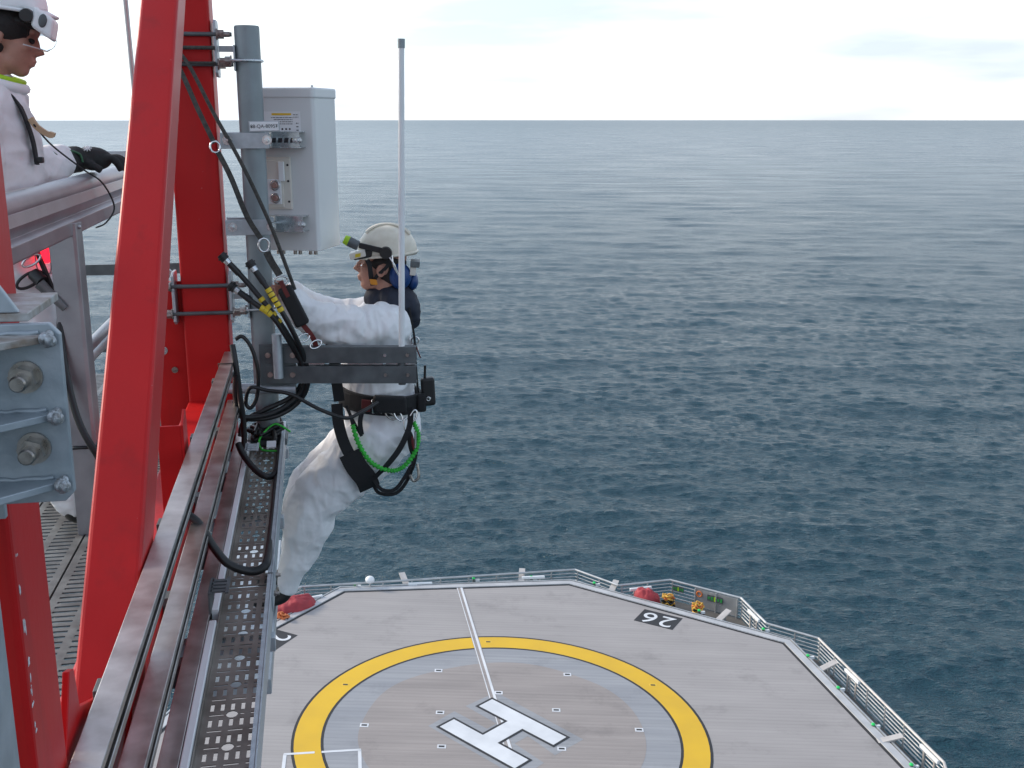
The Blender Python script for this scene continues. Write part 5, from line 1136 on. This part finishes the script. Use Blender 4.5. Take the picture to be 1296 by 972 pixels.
hs2([(-.925, 3.97, -.0), (-.905, 3.97, -.03), (-.870, 3.98, -.055), (-.862, 3.98, -.045)], .02, .018, m='sunlit_and_loop_tan', name='chest_loop')
mb = MB(); mb.obox((-.905, 3.95, -.135), (.012, 0, 0), (0, .012, 0), (0, 0, .010)); mb.build('chest_clip', 'black_rubber', pw, bev=.003)
mb = MB(); mb.tube(spline([(-.912, 3.95, -.02), (-.89, 4.08, -.09), (-.83, 4.26, -.18), (-.785, 4.36, -.235), (-.765, 4.45, -.33), (-.79, 4.40, -.385), (-.82, 4.35, -.40)], 8), .0032, 6); mb.build('chest_cord', 'black_rubber', pw)
hs2([(-.93, 3.86, -.40), (-.905, 3.84, -.47), (-.885, 3.83, -.53), (-.875, 3.82, -.555)], .028, .010, (0, 1, 0))
mb = MB(); mb.tube([(-.91, 3.80, -.53), (-.835, 3.79, -.615)], [.020, .012], 10); mb.build('belt_tool', 'grating', pw)
mb = MB(); mb.tube([(-.93, 3.82, -.50), (-.90, 3.80, -.525)], [.022, .022], 10); mb.build('belt_tool', 'black_rubber', pw)
mb = MB(); mb.ring((-.945, 3.82, -.52), (.3, -1, 0), .028, .005, 24, 8, (.7, 1.6), (.6, 0, -1)); mb.build('carabiner', 'black_rubber', pw)
mb = MB(); mb.ring((-.930, 3.81, -.455), (.3, -1, 0), .020, .004, 24, 8, (.7, 1.6), (.6, 0, -1)); mb.build('carabiner', 'chrome', pw)
# glove with five fingers over the tube
def glove(mb):
    mb.tube(spline([(-.965, 4.33, -.168), (-.925, 4.42, -.156), (-.885, 4.475, -.150)], 4), [.056]*5+[.050]*4, 20)
    mb.ell((-.838, 4.50, -.150), (.070, .020, -.004), (-.018, .052, 0), (0, .004, .045), 24, 14)
    for k in range(4):
        b0 = V((-.792-.004*k, 4.545-.024*k, -.158)); L = (.86, 1.0, .96, .78)[k]
        mb.tube(spline([b0, b0+V((.040*L, .008, .010)), b0+V((.074*L, .014, -.010)), b0+V((.088*L, .018, -.052*L))], 5), [.0148]*8+[.0138]*5+[.0115]*3, 10)
    mb.tube(spline([(-.868, 4.455, -.160), (-.830, 4.430, -.172), (-.795, 4.425, -.192)], 5), [.018]*6+[.014]*5, 10)
gv = cloth([], 'glove', 'glove', pw, .0045, 2, .0015, (30, 30, 30), 3., extra=glove)
mb = MB(); mb.ring((-.965, 4.33, -.168), (.4, .9, .12), .056, .006, 24, 8); mb.build('glove_cuff_trim', 'glove_green', gv)
mb = MB(); mb.tube(spline([(-.945, 4.335, -.118), (-.905, 4.385, -.116), (-.868, 4.415, -.130), (-.860, 4.42, -.16)], 5), .0045, 6); mb.build('glove_piping', 'glove_green', gv)
mb = MB(); sc_ = V((-.848, 4.470, -.120)); nn2 = V((.05, -.62, .78)).normalized(); e1 = V((1, .1, 0)); e1 = (e1-nn2*e1.dot(nn2)).normalized(); e2 = nn2.cross(e1); sc_ += nn2*.012
for k in range(4): a = e1*math.cos(k*math.pi/4)+e2*math.sin(k*math.pi/4); mb.beam(sc_-a*.016, sc_+a*.016, .0032, .004, tuple(e2 if k == 0 else e1))
mb.build('glove_emblem', 'paper', gv)
mb = MB(); mb.obox((-1.05, 4.46, -.47), (.03, 0, 0), (0, .03, 0), (0, 0, .045)); mb.build('glove', 'glove', pw, bev=.02, seg=3)
